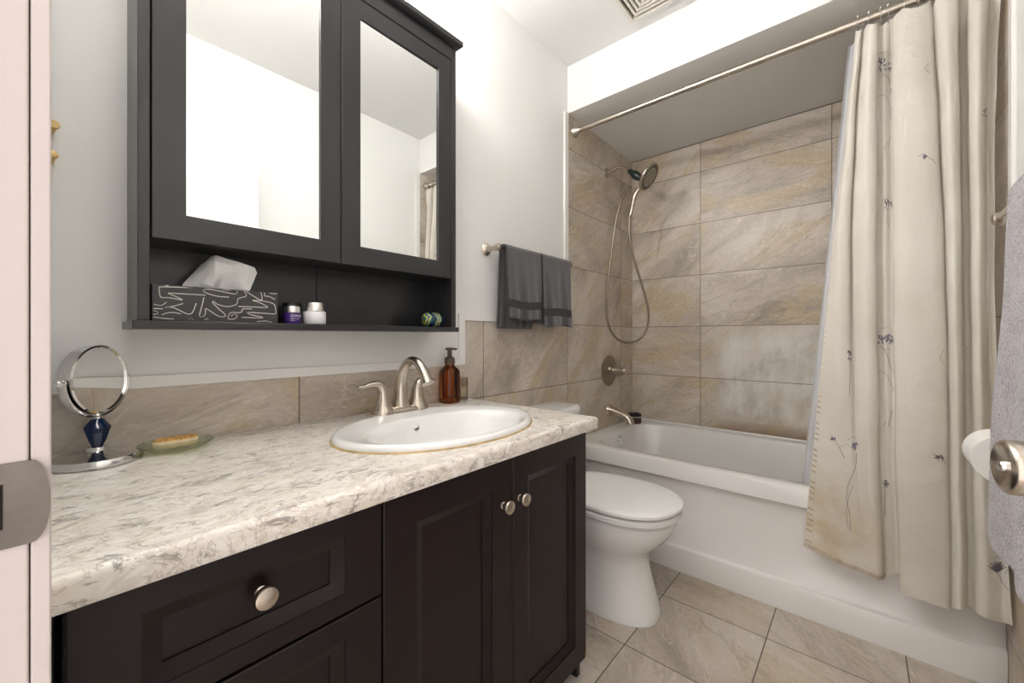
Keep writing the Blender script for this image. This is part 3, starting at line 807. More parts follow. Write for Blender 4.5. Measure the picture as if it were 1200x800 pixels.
vt = empty('exhaust_vent', (.56, 1.59, CZ), 'square ceiling exhaust vent with concentric louvres', 'vent')
vx, vy, vh = .555, 1.595, .158
M['vent'] = simple('vent_plastic', (.76, .72, .66), .5)
M['vent_in'] = simple('vent_recess', (.10, .075, .045), .9)
def sq(h, z): return [V(vx - h, vy - h, z), V(vx + h, vy - h, z), V(vx + h, vy + h, z), V(vx - h, vy + h, z)]
MB().loft([sq(vh, CZ - .0005), sq(vh, CZ - .014), sq(vh - .003, CZ - .017), sq(vh - .016, CZ - .017), sq(vh - .016, CZ - .0008)], 0, smooth=False).build('frame', M['vent'], vt)
MB().add(sq(vh - .016, CZ - .0012), [(3, 2, 1, 0)], 0, False).build('recess', M['vent_in'], vt)
h = vh - .030
while h > .02:
    MB().loft([sq(h, CZ - .0055), sq(h - .001, CZ - .017), sq(h - .011, CZ - .017), sq(h - .0105, CZ - .0055)], 0, smooth=False).build('louvre', M['vent'], vt)
    h -= .0185

# ------------------------------------------------------------------ wall hook at far left
hk = empty('wall_hook', (.002, .02, 1.41), 'pale wooden wall peg hook at the left edge, half hidden by the door frame', 'hook')
M['peg'] = simple('yellow_wood', (.72, .50, .20), .5, var=.15, vscale=40)
MB().lathe([(0, .0005), (.007, .0005), (.006, .03), (.0085, .042), (.007, .046), (0, .047)], (0, .006, 1.440), (1, .12, 0), 20).build('peg', M['peg'], hk)
MB().lathe([(0, .0005), (.007, .0005), (.006, .03), (.0085, .038), (.006, .043), (0, .044)], (0, .005, 1.380), (1, .10, .1), 20).build('peg', M['peg'], hk)
MB().box(.0005, .006, -.005, .006, 1.355, 1.465).build('back_plate', M['peg'], hk, .001)

# ------------------------------------------------------------------ towel bars and towels
def towel_bar(xw, sgn, y0, y1, z, off, label):
    t = empty('towel_bar', (xw, (y0 + y1) / 2, z), label, 'towel bar')
    for y in (y0, y1):
        MB().lathe([(0, .0005), (.0255, .0005), (.0265, .004), (.023, .009), (.013, .015), (.0100, .026), (.0112, off - .018), (.0145, off - .008), (.0155, off), (.0135, off + .009), (.007, off + .0125), (0, off + .013)], (xw, y, z), (sgn, 0, 0), 36).build('post', M['nickel'], t)
    MB().tube([(xw + sgn * off, y0 + (.012 if y0 < y1 else -.012), z), (xw + sgn * off, y1 - .012, z)], .0078, 18).build('bar', M['nickel'], t)
    return t
BZ = 1.404
towel_bar(0, 1, 1.212, 1.745, BZ, .070, 'brushed nickel towel bar on the left wall holding the charcoal hand towels')

def hand_towel(y0, y1, zf, zb, label, seed, bx0=.070, r0=.0125, th=.0055, sep=.0):
    random.seed(seed)
    g = MB(); ny = 26
    def wav(y, z, s): 
        d = max(0, (BZ - z)) / .33
        return d * (.0045 * math.sin((y - y0) * 46 + s) + .003 * math.sin((y - y0) * 95 + 2 * s + z * 6) + .006 * noise.noise(V(y * 14, z * 6, s)))
    for lay, (r, cut) in enumerate(((r0 + .0065, 0), (r0, .006))):
        path = []
        n_b, n_a, n_f = 16, 9, 26
        for i in range(n_b): path.append(('b', i / n_b))
        for i in range(n_a): path.append(('a', i / n_a))
        for i in range(n_f + 1): path.append(('f', i / n_f))
        G = []
        for kind, t in path:
            row = []
            for j in range(ny + 1):
                q = j / ny
                zfl = zf + cut + (.004 * math.sin(q * 7 + seed)); zbl = zb + cut
                y = y0 + (y1 - y0) * q + (cut * .6 if q < .5 else -cut * .6)
                if kind == 'b':
                    z = zbl + (BZ - zbl) * t; x = bx0 - r - abs(wav(y, z, seed + 3)) - .012 * max(0, (BZ - z) / .34)
                elif kind == 'a':
                    a = math.pi - math.pi * t; z = BZ + r * math.sin(a) * .92; x = bx0 + r * math.cos(a)
                else:
                    z = BZ + (zfl - BZ) * t; x = bx0 + r + wav(y, z, seed) + .010 * (BZ - z) / .3
                    y += (q - .5) * -.012 * t
                x = max(x, .012)
                row.append(V(x, y, z))
            G.append(row)
        nr = len(G)
        for i in range(nr - 1):
            zc = G[i][0].z; fr_ = path[i][0] == 'f'
            band = fr_ and (zf + .052 < zc < zf + .085)
            for j in range(ny):
                pass
            g.grid([G[i], G[i + 1]], 1 if band else 0)
    # weld coincident rows
    o = g.build('hand_towel', [M['terry_grey'], M['band_grey']], sharp=0)
    import bmesh
    bm = bmesh.new(); bm.from_mesh(o.data); bmesh.ops.remove_doubles(bm, verts=bm.verts, dist=1e-6); bmesh.ops.recalc_face_normals(bm, faces=bm.faces); bm.to_mesh(o.data); bm.free()
    for p in o.data.polygons: p.use_smooth = True
    d = o.modifiers.new('solid', 'SOLIDIFY'); d.thickness = th; d.offset = 0
    d = o.modifiers.new('sub', 'SUBSURF'); d.levels = 1; d.render_levels = 1
    tag(o, label, 'towel', 'charcoal hand towels')
hand_towel(1.240, 1.478, 1.112, 1.072, 'charcoal hand towel on the nickel bar, the one nearer the mirror cabinet', 1)
hand_towel(1.486, 1.722, 1.086, 1.10, 'charcoal hand towel on the nickel bar, the one nearer the tub', 4)

# right-hand bar, lilac bath towel
RZ = 1.318
towel_bar(RX - .001, -1, 1.475, .86, RZ, .086, 'nickel towel bar on the right wall holding the lilac towel')
g = MB(); ny = 30; bx0 = 1.439
for lay, (r, cut) in enumerate(((.024, 0), (.012, .008))):
    G = []
    y1_, y0_, zf, zb = 1.235, .90, .62, .66
    path = [('b', i / 24) for i in range(24)] + [('a', i / 10) for i in range(10)] + [('f', i / 40) for i in range(41)]
    for kind, t in path:
        row = []
        for j in range(ny + 1):
            q = j / ny; y = y1_ - (y1_ - y0_) * q - cut * (1 - q)
            if kind == 'b':
                zb_ = zb + cut + .0; z = zb_ + (RZ - zb_) * t; x = bx0 + r + .006 * noise.noise(V(y * 9, z * 4, 3))
                x = min(x, RX - .014)
            elif kind == 'a':
                a = math.pi * t; z = RZ + r * math.sin(a); x = bx0 + r * math.cos(a)
            else:
                zf_ = zf + cut - .02 + .030 * max(0, 1 - q * 5) ** 2; z = RZ + (zf_ - RZ) * t
                x = bx0 - r - .006 * t * (1 + math.sin(y * 38)) - .006 * t + .006 * noise.noise(V(y * 9, z * 4, 1))
            if kind == 'f': y += .10 * t * (1 - q)
            row.append(V(x, y, z))
        G.append(row)
    g.grid(G)
o = g.build('bath_towel', M['terry_lilac'], sharp=0)
d = o.modifiers.new('solid', 'SOLIDIFY'); d.thickness = .009; d.offset = 0
d = o.modifiers.new('sub', 'SUBSURF'); d.levels = 2; d.render_levels = 2
tx = bpy.data.textures.new('pile', 'CLOUDS'); tx.noise_scale = .006
d = o.modifiers.new('pile', 'DISPLACE'); d.texture = tx; d.strength = .004; d.texture_coords = 'LOCAL'; d.mid_level = .5
tag(o, 'fluffy lilac grey bath towel hanging at the right edge behind the door knob', 'towel')

# ------------------------------------------------------------------ toilet paper
tpx, tpz = 1.438, .770
th_ = empty('toilet_paper_holder', (RX, 1.38, tpz), 'nickel toilet paper holder on the right wall', 'holder')
MB().lathe([(0, .004), (.024, .004), (.024, .008), (.012, .014), (.009, .03), (.010, .076), (.012, .084), (0, .094)], (RX, 1.522, tpz), (-1, 0, 0), 28).build('post', M['nickel'], th_)
MB().tube([(tpx, 1.522, tpz), (tpx, 1.385, tpz)], .0085, 16).build('rod', M['nickel'], th_)
g = MB()
M['paper'] = simple('toilet_paper', (.84, .82, .79), .95, bump=.3, bscale=300)
rr0, rr1 = .0545, .0205
g.lathe([(rr1, 0), (rr0 - .001, 0), (rr0, .001), (rr0, .099), (rr0 - .001, .100), (rr1, .100), (rr1, 0)], (tpx, 1.405, tpz - .009), (0, 1, 0), 64, cap=False)
tag(g.build('toilet_paper_roll', M['paper']), 'white toilet paper roll hanging between curtain and lilac towel', 'toilet paper')

# ------------------------------------------------------------------ toilet
tc_y = 1.470
to = empty('toilet', (.37, tc_y, 0), 'white two-piece toilet with closed lid between vanity and tub', 'toilet')
def egg(x0, x1, hw, z, nn=56, p=2.25, fr=.56):
    """egg outline: back at x0, tip at x1, half width hw, widest at fraction fr"""
    xm = x0 + (x1 - x0) * fr; r = []
    for i in range(nn):
        a = 2 * math.pi * i / nn; c_, s2 = math.cos(a), math.sin(a)
        q = (abs(c_) ** p + abs(s2) ** p) ** (-1 / p)
        lx = (x1 - xm) if c_ > 0 else (xm - x0)
        r.append(V(xm + lx * q * c_, tc_y + hw * q * s2, z))
    return r
g = MB()
g.loft([egg(.10, .632, .122, .0005, p=2.6), egg(.10, .634, .124, .006, p=2.6), egg(.10, .627, .118, .03, p=2.6), egg(.11, .612, .110, .09, p=2.5), egg(.12, .597, .104, .15, p=2.4), egg(.13, .588, .103, .195, p=2.3),
        egg(.15, .592, .112, .225), egg(.17, .615, .134, .255), egg(.18, .650, .155, .290), egg(.19, .675, .168, .325), egg(.19, .686, .172, .352), egg(.19, .688, .172, .370), egg(.19, .682, .167, .3765)], 0, True, True)
g.build('bowl', M['porc'], to)
g = MB(); g.loft([egg(.20, .694, .176, .3845), egg(.20, .705, .186, .3885), egg(.20, .706, .187, .404), egg(.20, .700, .181, .4085)], 0, True, True)
g.build('seat', M['plastic_w'], to)
g = MB(); g.loft([egg(.20, .702, .184, .4150), egg(.20, .708, .188, .4185), egg(.20, .708, .188, .428), egg(.20, .703, .184, .433), egg(.21, .685, .170, .4375), egg(.23, .63, .13, .4415), egg(.28, .52, .06, .443)], 0, True, True)
g.build('lid', M['plastic_w'], to)
def rrect(x0, x1, y0, y1, z, p=7, nn=48):
    r = []
    for i in range(nn):
        a = 2 * math.pi * (i + .5) / nn; c_, s2 = math.cos(a), math.sin(a); q = (abs(c_) ** p + abs(s2) ** p) ** (-1 / p)
        r.append(V((x0 + x1) / 2 + (x1 - x0) / 2 * q * c_, (y0 + y1) / 2 + (y1 - y0) / 2 * q * s2, z))
    return r
g = MB(); g.loft([rrect(.03, .175, tc_y - .175, tc_y + .175, .385), rrect(.015, .185, tc_y - .19, tc_y + .19, .42), rrect(.012, .190, tc_y - .198, tc_y + .198, .674)], 0, True, True)
g.build('tank', M['porc'], to)
g = MB(); g.loft([rrect(.010, .196, tc_y - .202, tc_y + .202, .6745), rrect(.008, .200, tc_y - .207, tc_y + .207, .680), rrect(.008, .200, tc_y - .207, tc_y + .207, .708), rrect(.012, .196, tc_y - .203, tc_y + .203, .715), rrect(.02, .185, tc_y - .19, tc_y + .19, .7165)], 0, True, True)
g.build('tank_lid', M['porc'], to)
g = MB(); g.box(.13, .24, tc_y - .09, tc_y + .09, .372, .3838); g.build('tank_deck', M['porc'], to, .004)
for s_ in (-1, 1):
    MB().tube([(.212, tc_y + s_ * .07 - .018, .4215), (.212, tc_y + s_ * .07 + .018, .4215)], .011, 16).build('hinge', M['plastic_w'], to)
MB().lathe([(0, 0), (.012, 0), (.012, .008), (0, .010)], (.1895, tc_y - .14, .64), (1, 0, 0), 20).tube([(.200, tc_y - .14, .64), (.203, tc_y - .10, .637), (.202, tc_y - .065, .634)], (.005, .005, .007)).build('flush_lever', M['chrome'], to)

# ------------------------------------------------------------------ bathtub
tub = empty('bathtub', (RX / 2, 2.235, 0), 'white alcove bathtub with a panelled apron behind the toilet', 'bathtub')
tX0, tX1, tY1 = .0045, RX - .0045, FY - .0045
def tr(xi0, yi0, xi1, yi1, z, p, nn=96):
    r = []
    x0, x1, y0, y1 = xi0, xi1, yi0, yi1
    for i in range(nn):
        a = 2 * math.pi * (i + .5) / nn; c_, s2 = math.cos(a), math.sin(a); q = (abs(c_) ** p + abs(s2) ** p) ** (-1 / p)
        r.append(V((x0 + x1) / 2 + (x1 - x0) / 2 * q * c_, (y0 + y1) / 2 + (y1 - y0) / 2 * q * s2, z))
    return r
P1 = 60
TF = TY + .004; TR = .478
rings = [tr(tX0, TF, tX1, tY1, .0005, P1), tr(tX0, TF, tX1, tY1, .097, P1), tr(tX0, TF + .003, tX1, tY1, .103, P1), tr(tX0, TF + .016, tX1, tY1, .1075, P1),
         tr(tX0, TF + .019, tX1, tY1, .112, P1), tr(tX0, TF + .019, tX1, tY1, .398, P1), tr(tX0, TF + .017, tX1, tY1, .403, P1), tr(tX0, TF + .003, tX1, tY1, .4035, P1), tr(tX0, TF, tX1, tY1, .407, P1),
         tr(tX0, TF, tX1, tY1, TR - .010, P1), tr(tX0, TF + .003, tX1, tY1, TR - .003, P1), tr(tX0, TF + .009, tX1, tY1, TR, P1)]
ax0, ax1, ay0, ay1 = .095, RX - .10, TF + .072, FY - .062
rings += [tr(ax0 - .010, ay0 - .010, ax1 + .010, ay1 + .010, TR, 9), tr(ax0, ay0, ax1, ay1, TR - .005, 7.5), tr(ax0 + .006, ay0 + .006, ax1 - .008, ay1 - .006, TR - .020, 7),
          tr(ax0 + .03, ay0 + .03, ax1 - .08, ay1 - .03, .28, 6), tr(ax0 + .06, ay0 + .05, ax1 - .16, ay1 - .05, .14, 5), tr(ax0 + .12, ay0 + .09, ax1 - .25, ay1 - .09, .105, 4), tr(ax0 + .3, ay0 + .2, ax1 - .4, ay1 - .2, .10, 3)]
g = MB(); g.loft(rings, 0, True, True)
o = g.build('tub_shell', M['acryl'], tub)
d = o.modifiers.new('es', 'EDGE_SPLIT'); d.split_angle = math.radians(50)
def capring(x0, x1, y0, y1, z, rr=.012): return tr(x0, y0, x1, y1, z, 12)
MB().box(.0045, RX - .0045, FY - .022, FY - .0045, TR + .0003, TR + .014).build('tile_flange', M['acryl'], tub, .006)
MB().lathe([(0, 0), (.032, 0), (.033, .004), (.028, .010), (.012, .013), (0, .0135)], (ax0 + .0115, 2.235, .418), (1, 0, .14), 36).build('overflow_plate', M['chrome'], tub)

# ------------------------------------------------------------------ shower fittings
WX = .0036
va = empty('shower_valve', (WX, 2.297, .828), 'round brushed nickel shower valve with lever on the stone tiles', 'valve')
MB().lathe([(0, .0003), (.094, .0003), (.095, .004), (.090, .007), (.04, .011), (.036, .013), (.033, .026), (.030, .028), (0, .028)], (WX, 2.297, .828), (1, 0, 0), 56).build('escutcheon', M['dull'], va)
MB().lathe([(0, .0283), (.026, .0283), (.024, .05), (.0215, .085), (.0215, .104), (.019, .112), (0, .113)], (WX, 2.297, .828), (1, 0, 0), 36).build('handle', M['nickel'], va)
spt = empty('tub_spout', (WX, 2.297, .572), 'brushed nickel tub spout over the end of the bathtub', 'spout')
P = catmull([(WX + .0004, 2.297, .580), (.02, 2.297, .579), (.06, 2.297, .572), (.10, 2.297, .563), (.128, 2.297, .549), (.142, 2.297, .530), (.148, 2.297, .516)], 5)
R_ = []
for i in range(len(P)):
    t = i / (len(P) - 1); R_.append((.036 - .017 * min(1, t / .45) + (.0035 * max(0, (t - .6) / .4)), .036 - .012 * min(1, t / .45) + .002 * max(0, (t - .6) / .4)))
MB().tube(P, R_, 24, flat=(0, 0, 1)).build('spout_body', M['nickel'], spt)
MB().lathe([(0, 0), (.004, 0), (.0055, .010), (0, .012)], (.128, 2.297, .563), (.2, 0, 1), 14).build('diverter_knob', M['nickel'], spt)

sh = empty('handheld_shower', (WX, 2.263, 2.042), 'nickel handheld shower head on a wall arm with a long looping hose', 'shower head')
ay = 2.263
MB().lathe([(0, .0003), (.030, .0003), (.029, .006), (.016, .013), (.010, .016), (0, .016)], (WX, ay, 2.042), (1, 0, 0), 32).build('flange', M['nickel'], sh)
MB().tube(catmull([(.008, ay, 2.042), (.05, ay, 2.052), (.09, ay, 2.056), (.128, ay, 2.043), (.158, ay, 2.014)], 6), .0085, 16).build('arm', M['nickel'], sh)
d0 = V(.158, ay, 2.014); dd = Vector((.74, 0, -.67)).normalized()
MB().lathe([(0, -.006), (.0135, -.006), (.0155, .0), (.0155, .018), (.021, .026), (.0235, .045), (.0225, .062), (.017, .078), (.014, .090), (0, .092)], d0, dd, 28).build('diverter', M['green_k'], sh)
hn2 = Vector((.83, .04, -.56)).normalized(); hc2 = V(.276, 2.250, 1.948)
MB().lathe([(0, -.030), (.020, -.030), (.030, -.022), (.060, -.014), (.078, -.006), (.0805, 0), (.079, .005), (.074, .0065), (0, .0065)], hc2, hn2, 56).build('head', M['nickel'], sh)
f = MB()
f.lathe([(0, .0067), (.0725, .0067), (.0715, .0082), (.050, .0082), (.048, .0098), (0, .0098)], hc2, hn2, 48)
f.build('spray_face', M['dkmetal'], sh)
f = MB(); e1 = hn2.orthogonal().normalized(); e2 = hn2.cross(e1)
for rr_, cnt, hz, sz in ((.066, 26, .0082, .0050), (.0565, 26, .0082, .0042), (.040, 18, .0098, .0026), (.030, 14, .0098, .0022), (.020, 9, .0098, .0022), (.010, 5, .0098, .0022)):
    for i in range(cnt):
        a = 2 * math.pi * i / cnt
        f.lathe([(0, 0), (sz, 0), (sz * .8, .002), (0, .002)], hc2 + hn2 * hz + (e1 * math.cos(a) + e2 * math.sin(a)) * rr_, hn2, 8)
f.build('nozzles', M['gap'], sh)
tt = 2.36
def atd(u, v, t=tt):
    k = (u - 600) / 474
    return V(CAMX + (-.6547 + .7559 * k) * t, (.7559 + .6547 * k) * t, CAMZ + (394 - v) / 474 * t)
wand = catmull([hc2 - hn2 * .016 + V(-.010, 0, -.030), atd(744.5, 228), atd(741.5, 241), atd(738.5, 253)], 5)
MB().tube(wand, [(.013 if i < 8 else .0105 + .0005 * (len(wand) - i) / 4) for i in range(len(wand))], 20).build('wand', M['nickel'], sh)
M['hose'] = simple('metal_hose', (.27, .23, .185), .36, 1)
hp = catmull([atd(738.5, 253), atd(737.5, 262), atd(738, 279), atd(742.5, 302), atd(752, 333), atd(759.5, 362), atd(758.5, 383), atd(750, 396.5), atd(736, 401.5), atd(723, 396.5), atd(714, 383), atd(710.6, 362), atd(713, 326), atd(717.5, 290), atd(723, 254), atd(730.5, 230), atd(739, 217)], 10)
MB().tube(hp, [.0066 + .0006 * (i % 2) for i in range(len(hp))], 12).build('hose', M['hose'], sh)

jr = empty('soap_jar', (.09, 2.500, TR), 'small round dark jar with a metal band on the tub corner', 'jar')
MB().lathe([(0, .0006), (.040, .0006), (.043, .004), (.043, .040), (0, .040)], (.075, 2.510, TR), n=40).build('jar_body', simple('smoky_jar', (.07, .05, .045), .2), jr)
MB().lathe([(.0, .0402), (.0445, .0402), (.0445, .046), (0, .046)], (.075, 2.510, TR), n=40).build('band', M['chrome'], jr)
MB().lathe([(0, .0462), (.0435, .0462), (.0435, .058), (.040, .062), (.034, .061), (.031, .054), (0, .053)], (.075, 2.510, TR), n=40).build('lid', M['black'], jr)

# ------------------------------------------------------------------ curtain rod, rings, curtain, liner
RYc, RZc = 1.894, 2.156
rod = empty('curtain_rod', (RX / 2, RYc, RZc), 'nickel tension rod across the tub opening', 'rod')
MB().tube([(.03, RYc, RZc), (.62, RYc, RZc)], .0125, 24).build('thin_tube', M['nickel'], rod)
MB().tube([(.60, RYc, RZc), (RX - .03, RYc, RZc)], .0140, 24).build('thick_tube', M['nickel'], rod)
for x, s_ in ((WX, 1), (RX - .0038, -1)):
    MB().lathe([(0, .0003), (.031, .0003), (.031, .003), (.027, .010), (.018, .030), (.0165, .040), (.0150, .042), (0, .042)], (x, RYc, RZc), (s_, 0, 0), 36).build('end_flange', M['nickel'], rod)

CP = [  # u at top, middle, bottom of the drape; fold depth top/mid, bottom; hem height
 (1001, 966, 942, .6, .6, .284), (1005, 980, 985, .2, .15, .262), (1008, 994, 1006, .35, .2, .256), (1009, 998, 1016, .9, .15, .252), (1012, 1002, 1024, .5, .1, .250),
 (1020, 1015, 1030, 0, .05, .250), (1028, 1027, 1035, .25, .3, .250), (1030, 1029, 1038, .95, .8, .252), (1038, 1038, 1045, .75, .9, .262), (1046, 1047, 1053, .95, 1., .268),
 (1047, 1049, 1056, .35, .3, .225), (1060, 1066, 1070, 0, 0, .228), (1076, 1092, 1088, .05, 0, .226), (1090, 1107, 1110, .35, .15, .222), (1094, 1110, 1114, .75, .5, .222), (1098, 1113, 1117, .3, .35, .226),
 (1110, 1120, 1126, 0, .1, .232), (1122, 1127, 1132, .35, .4, .236), (1124, 1129, 1135, 1.2, .9, .236), (1132, 1136, 1140, 1.1, .8, .234), (1135, 1139, 1145, .3, .3, .232), (1147, 1147, 1156, 0, .1, .228), (1157, 1153, 1168, .3, .3, .224), (1161, 1158, 1178, .9, .4, .226), (1172, 1166, 1187, .6, .2, .228)]
def ratio(u):
    k = (u - 600) / 474
    return (-.6547 + .7559 * k) / (.7559 + .6547 * k)
ZT = 2.128
def crow(zq):
    """control row at fraction zq (0 = top hem, 1 = bottom hem)"""
    row = []
    for (ut, um, ub, dt, db, hz) in CP:
        z = ZT + (hz - ZT) * zq
        # lagrange through top (.03) mid (.47) bottom (1)
        a, b2, c_ = .03, .57, 1.0
        u = ut * (zq - b2) * (zq - c_) / ((a - b2) * (a - c_)) + um * (zq - a) * (zq - c_) / ((b2 - a) * (b2 - c_)) + ub * (zq - a) * (zq - b2) / ((c_ - a) * (c_ - b2))
        dep = dt + (db - dt) * max(0, (zq - .45) / .55)
        front = 1.862 + (1.790 - 1.862) * min(1, zq / .70)
        if zq > .70: front = 1.790 - .022 * (zq - .70) / .30
        amp = .064 + (.042 - .064) * min(1, zq / .75)
        if zq < .05: amp *= .6
        y = front + dep * amp
        if z < .56: y = min(y, 1.824)
        x = CAMX + ratio(u) * y
        row.append(V(min(x, RX - .008), y, z))
    return row
NZ = 64; NS = 6
GC = []
for i in range(NZ + 1):
    zq = i / NZ
    r = catmull(crow(zq), NS)
    for p in r:
        p.y += .006 * noise.noise(V(p.x * 8, 0, p.z * 3.2)) + .0022 * noise.noise(V(p.x * 26, 0, p.z * 12))
        p.x += .004 * noise.noise(V(p.x * 5, 3, p.z * 4))
        if p.z < .56: p.y = min(p.y, 1.824)
        p.x = min(p.x, RX - .007)
    GC.append(r)
NCc = len(GC[0])
for j in range(NCc):   # scalloped top edge between the rings
    s_ = j / (NCc - 1) * 11
    GC[0][j].z -= .014 * abs(math.sin(math.pi * s_)); GC[1][j].z -= .008 * abs(math.sin(math.pi * s_))
cu = MB()
fcs = [(i * NCc + j, i * NCc + j + 1, (i + 1) * NCc + j + 1, (i + 1) * NCc + j) for i in range(NZ) for j in range(NCc - 1)]
cu.add([p for r in GC for p in r], fcs, 0)
def P_(si, zi):
    i = min(max(zi, 0), NZ - .001); j = min(max(si, 0), NCc - 1.001)
    a, b2 = int(i), int(j); fi, fj = i - a, j - b2
    return (GC[a][b2] * (1 - fi) * (1 - fj) + GC[a + 1][b2] * fi * (1 - fj) + GC[a][b2 + 1] * (1 - fi) * fj + GC[a + 1][b2 + 1] * fi * fj)
F2, R2 = V(-.6547, .7559, 0), V(.7559, .6547, 0)
def proj(p):
    d_ = p - V(CAMX, 0, CAMZ); t = F2.dot(d_)
    return 600 + 474 * R2.dot(d_) / t, 394 - 474 * d_.z / t, t
PR = [[proj(p) for p in r] for r in GC]
def find(u, v):
    best = None
    for i in range(0, NZ + 1):
        for j in range(NCc):
            a = PR[i][j]; e = (a[0] - u) ** 2 + (a[1] - v) ** 2 + a[2] * 60
            if best is None or e < best[0]: best = (e, i, j)
    e, i0, j0 = best; bb = None
    for k in range(-8, 9):
        for l in range(-8, 9):
            ii, jj = i0 + k / 6, j0 + l / 6
            if not (0 <= ii <= NZ and 0 <= jj <= NCc - 1): continue
            p = P_(jj, ii); a = proj(p); e = (a[0] - u) ** 2 + (a[1] - v) ** 2 + a[2] * 60
            if bb is None or e < bb[0]: bb = (e, p, ii, jj)
    _, p, ii, jj = bb
    du = P_(jj + .4, ii) - P_(jj - .4, ii); dz = P_(jj, ii + .4) - P_(jj, ii - .4)
    n_ = du.cross(dz).normalized()
    if n_.dot(V(CAMX, 0, CAMZ) - p) < 0: n_ = -n_
    return p, n_
def ink(px, w=.0012, mat=1, off=.0012):
    Q = []
    for a in px: Q.append(find(*a))
    for (a, na), (b2, nb) in zip(Q, Q[1:]):
        dd_ = b2 - a
        if dd_.length < 1e-5 or dd_.length > .12: continue
        s_ = dd_.cross(na).normalized() * w / 2
        st = max(1, int(dd_.length / .02))
        cu.add([a + s_ + na * off, a - s_ + na * off, b2 - s_ + nb * off, b2 + s_ + nb * off], [(0, 1, 2, 3)], mat, False)
def curve_px(pts, n_=4):
    return [(p.x, p.y) for p in catmull([V(a, b2, 0) for a, b2 in pts], n_)]
random.seed(11)
def bloom(cx, cy, w_, h_, n_=26, mat=2, dark=.6, up=True):
    for i in range(n_):
        x = cx + random.uniform(-w_, w_) / 2; y = cy + random.uniform(-h_, h_) / 2
        ink([(x, y), (x + random.uniform(-2.5, 2.5), y + random.uniform(1.5, 3.5))], random.uniform(.002, .0035), mat if random.random() < dark else 1)
# allium near the top of the second fold
bloom(1036, 74, 14, 14, 30); ink(curve_px([(1029, 68), (1031, 62), (1040, 61), (1044, 66)]), .0008); ink(curve_px([(1035, 86), (1042, 95), (1045, 112), (1046, 130)]), .0013)
ink(curve_px([(1030, 113), (1036, 112), (1042, 122), (1044, 140)]), .0008); ink([(1039, 165), (1037, 176)], .001); ink([(1043, 160), (1041, 172)], .001)
bloom(1040, 237, 9, 8, 14, 1); ink([(1040, 243), (1041, 266)], .0012); ink(curve_px([(1034, 236), (1040, 230), (1045, 236), (1041, 246), (1035, 243)]), .0007)
ink(curve_px([(1075, 182), (1084, 181), (1092, 187), (1096, 191)]), .0012); bloom(1083, 182, 7, 2.5, 8, 1)
ink(curve_px([(1088, 75), (1083, 80), (1090, 86)]), .0008)
# middle band
bloom(1038, 396, 17, 9, 40); ink(curve_px([(1029, 391), (1033, 385), (1042, 384), (1046, 390)]), .0007); ink(curve_px([(1031, 404), (1036, 410), (1043, 408)]), .0008)
ink(curve_px([(1035, 407), (1041, 421), (1045, 436)]), .0013); ink(curve_px([(1029, 434), (1037, 437), (1043, 449), (1045, 458)]), .0009)
ink([(1045, 480), (1041, 499)], .0013); ink([(1038, 494), (1036, 499)], .001)
bloom(996, 415, 4, 9, 14, 1); ink(curve_px([(996, 420), (996, 440), (995, 464)]), .0012)
ink(curve_px([(1105, 410), (1101, 420), (1107, 427)]), .0008); ink([(1130, 413), (1135, 406)], .001)
bloom(1100, 534, 8, 4, 14, 1); ink(curve_px([(1093, 531), (1102, 536), (1109, 545)]), .0012)
# lower left
ink(curve_px([(973, 509), (981, 520), (990, 537)]), .0013); bloom(976, 512, 5, 4, 8, 1)
bloom(1002, 521, 6, 8, 16, 2); ink(curve_px([(984, 523), (992, 521), (999, 524)]), .0008); ink(curve_px([(1004, 530), (1002, 548), (994, 566), (992, 585), (995, 600), (997, 622)]), .0012); ink(curve_px([(993, 516), (1000, 511), (1004, 516)]), .0008)
ink(curve_px([(1000, 568), (994, 584), (992, 600), (994, 622)]), .0009)
bloom(1038, 565, 5, 8, 14, 1); ink([(1037, 570), (1037, 604)], .0012)
# lower right bloom
for k_ in range(16):
    a = math.radians(-150 + k_ * 8); ink([(1168, 670), (1168 + 13 * math.cos(a) * (1 if k_ % 2 else .7), 670 + 13 * math.sin(a) * (1 if k_ % 2 else .75))], .0022, 1)
ink(curve_px([(1168, 670), (1174, 680), (1183, 692)]), .0013); ink(curve_px([(1160, 655), (1172, 651), (1181, 655), (1183, 664), (1178, 672)]), .0008)
bloom(1153, 131, 5, 7, 10, 1)
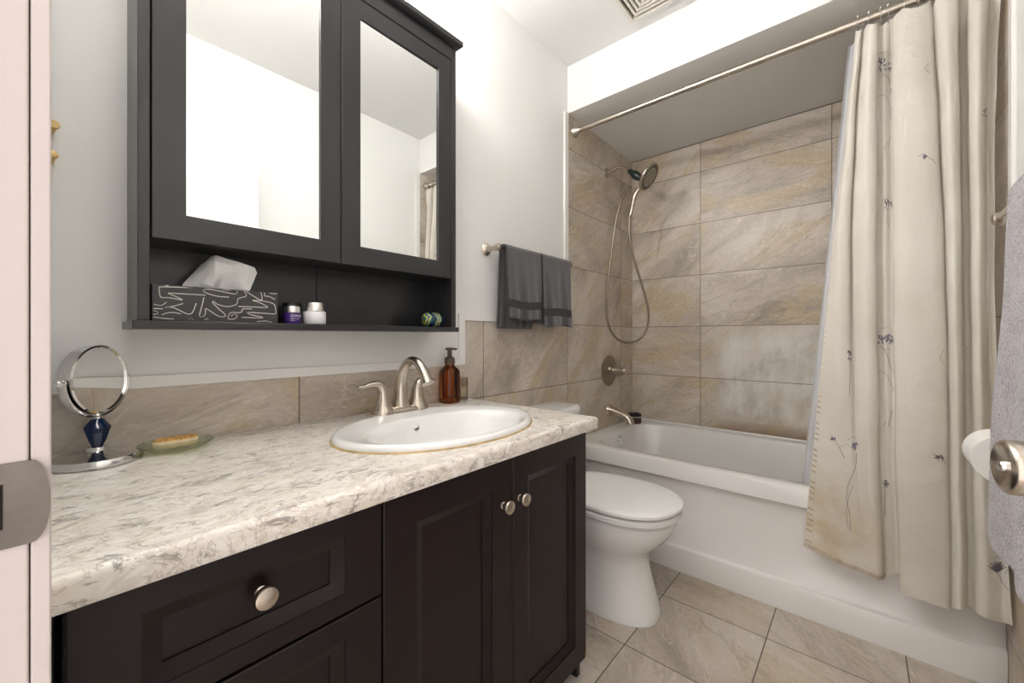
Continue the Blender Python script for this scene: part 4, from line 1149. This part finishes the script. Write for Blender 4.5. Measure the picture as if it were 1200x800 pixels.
# stitched, stained hem down the left edge and along the bottom-left
for i in range(int(NZ * .30), NZ * 3):
    zi = i / 3
    if zi >= NZ - .5 or zi < NZ * .3: continue
    if i % 2 == 0 or (i * 7919) % 11 < 2: continue
    a, b2, c_, d_ = P_(.15, zi), P_(1.2, zi + .05), P_(1.2, zi + .26), P_(.15, zi + .20)
    n_ = (b2 - a).cross(d_ - a).normalized(); n_ = n_ if n_.dot(V(CAMX, 0, CAMZ) - a) > 0 else -n_
    cu.add([q + n_ * .0014 for q in (a, b2, c_, d_)], [(0, 1, 2, 3)], 3 if zi > NZ * .70 else 4, False)
for i in range(0, 130):
    s_ = i * .32
    if s_ > 8.6 * NS - 0.5 and not (12.2 * NS < s_ + 0 < 13.6 * NS): continue
    a, b2, c_, d_ = P_(s_, NZ - .55), P_(s_ + .18, NZ - .55), P_(s_ + .18, NZ - .08), P_(s_, NZ - .08)
    n_ = (b2 - a).cross(d_ - a).normalized(); n_ = n_ if n_.dot(V(CAMX, 0, CAMZ) - a) > 0 else -n_
    cu.add([q + n_ * .0014 for q in (a, b2, c_, d_)], [(0, 1, 2, 3)], 3, False)
cur = cu.build('shower_curtain', [M['cloth'], M['ink'], M['ink_violet'], M['hem'], M['hem_light']], sharp=0)
tag(cur, 'cream shower curtain printed with grey wildflowers, hanging outside the tub', 'curtain')

# liner inside the tub
G = []
for i in range(40):
    q = i / 39; z = ZT - .004 + (.40 - (ZT - .004)) * q; r = []
    uL = 994 - 56 * q
    for j in range(60):
        s_ = j / 59
        y = 1.958 + .010 * math.sin(s_ * 44 + q)
        xl = CAMX + ratio(uL) * y
        r.append(V(xl + (RX - .14 - xl) * s_, y, z))
    G.append(r)
tag(MB().grid(G).build('curtain_liner', M['liner']), 'grey translucent vinyl liner hanging inside the tub behind the cloth curtain', 'curtain liner')

# rings: one builder, then copies
def ring_thing(x):
    r = empty('curtain_ring', (x, RYc, RZc), None, 'curtain ring', 'rings on the shower rod')
    P = [V(x, RYc + .021 * math.cos(a), RZc - .004 + .021 * math.sin(a)) for a in [math.pi * 2 * k / 24 - 1.2 for k in range(24)]]
    P.append(V(x, RYc - .004, RZc - .045))
    MB().tube(P, .0014, 8).build('hoop', M['chrome'], r)
    for k in range(3):
        MB().lathe([(0, -.0035), (.0028, -.002), (.0035, 0), (.0028, .002), (0, .0035)], (x, RYc - .008 + .008 * k, RZc + .0185), (0, 1, 0), 12).build('roller_ball', M['nickel'], r)
    return r
xs = [1.183, 1.212, 1.243, 1.262, 1.300, 1.335, 1.365, 1.395, 1.422, 1.445]
ords = ['first', 'second', 'third', 'fourth', 'fifth', 'sixth', 'seventh', 'eighth', 'ninth', 'tenth']
base_ring = ring_thing(xs[0])
for i, x in enumerate(xs):
    if i == 0: r = base_ring
    else:
        r = base_ring.copy(); COL.objects.link(r); r.location = (x, RYc, RZc)
        for ch in list(base_ring.children):
            c2 = ch.copy(); COL.objects.link(c2); c2.parent = r; c2.matrix_parent_inverse = ch.matrix_parent_inverse.copy()
    r['label'] = 'chrome roller curtain ring on the rod, %s from the left' % ords[i]
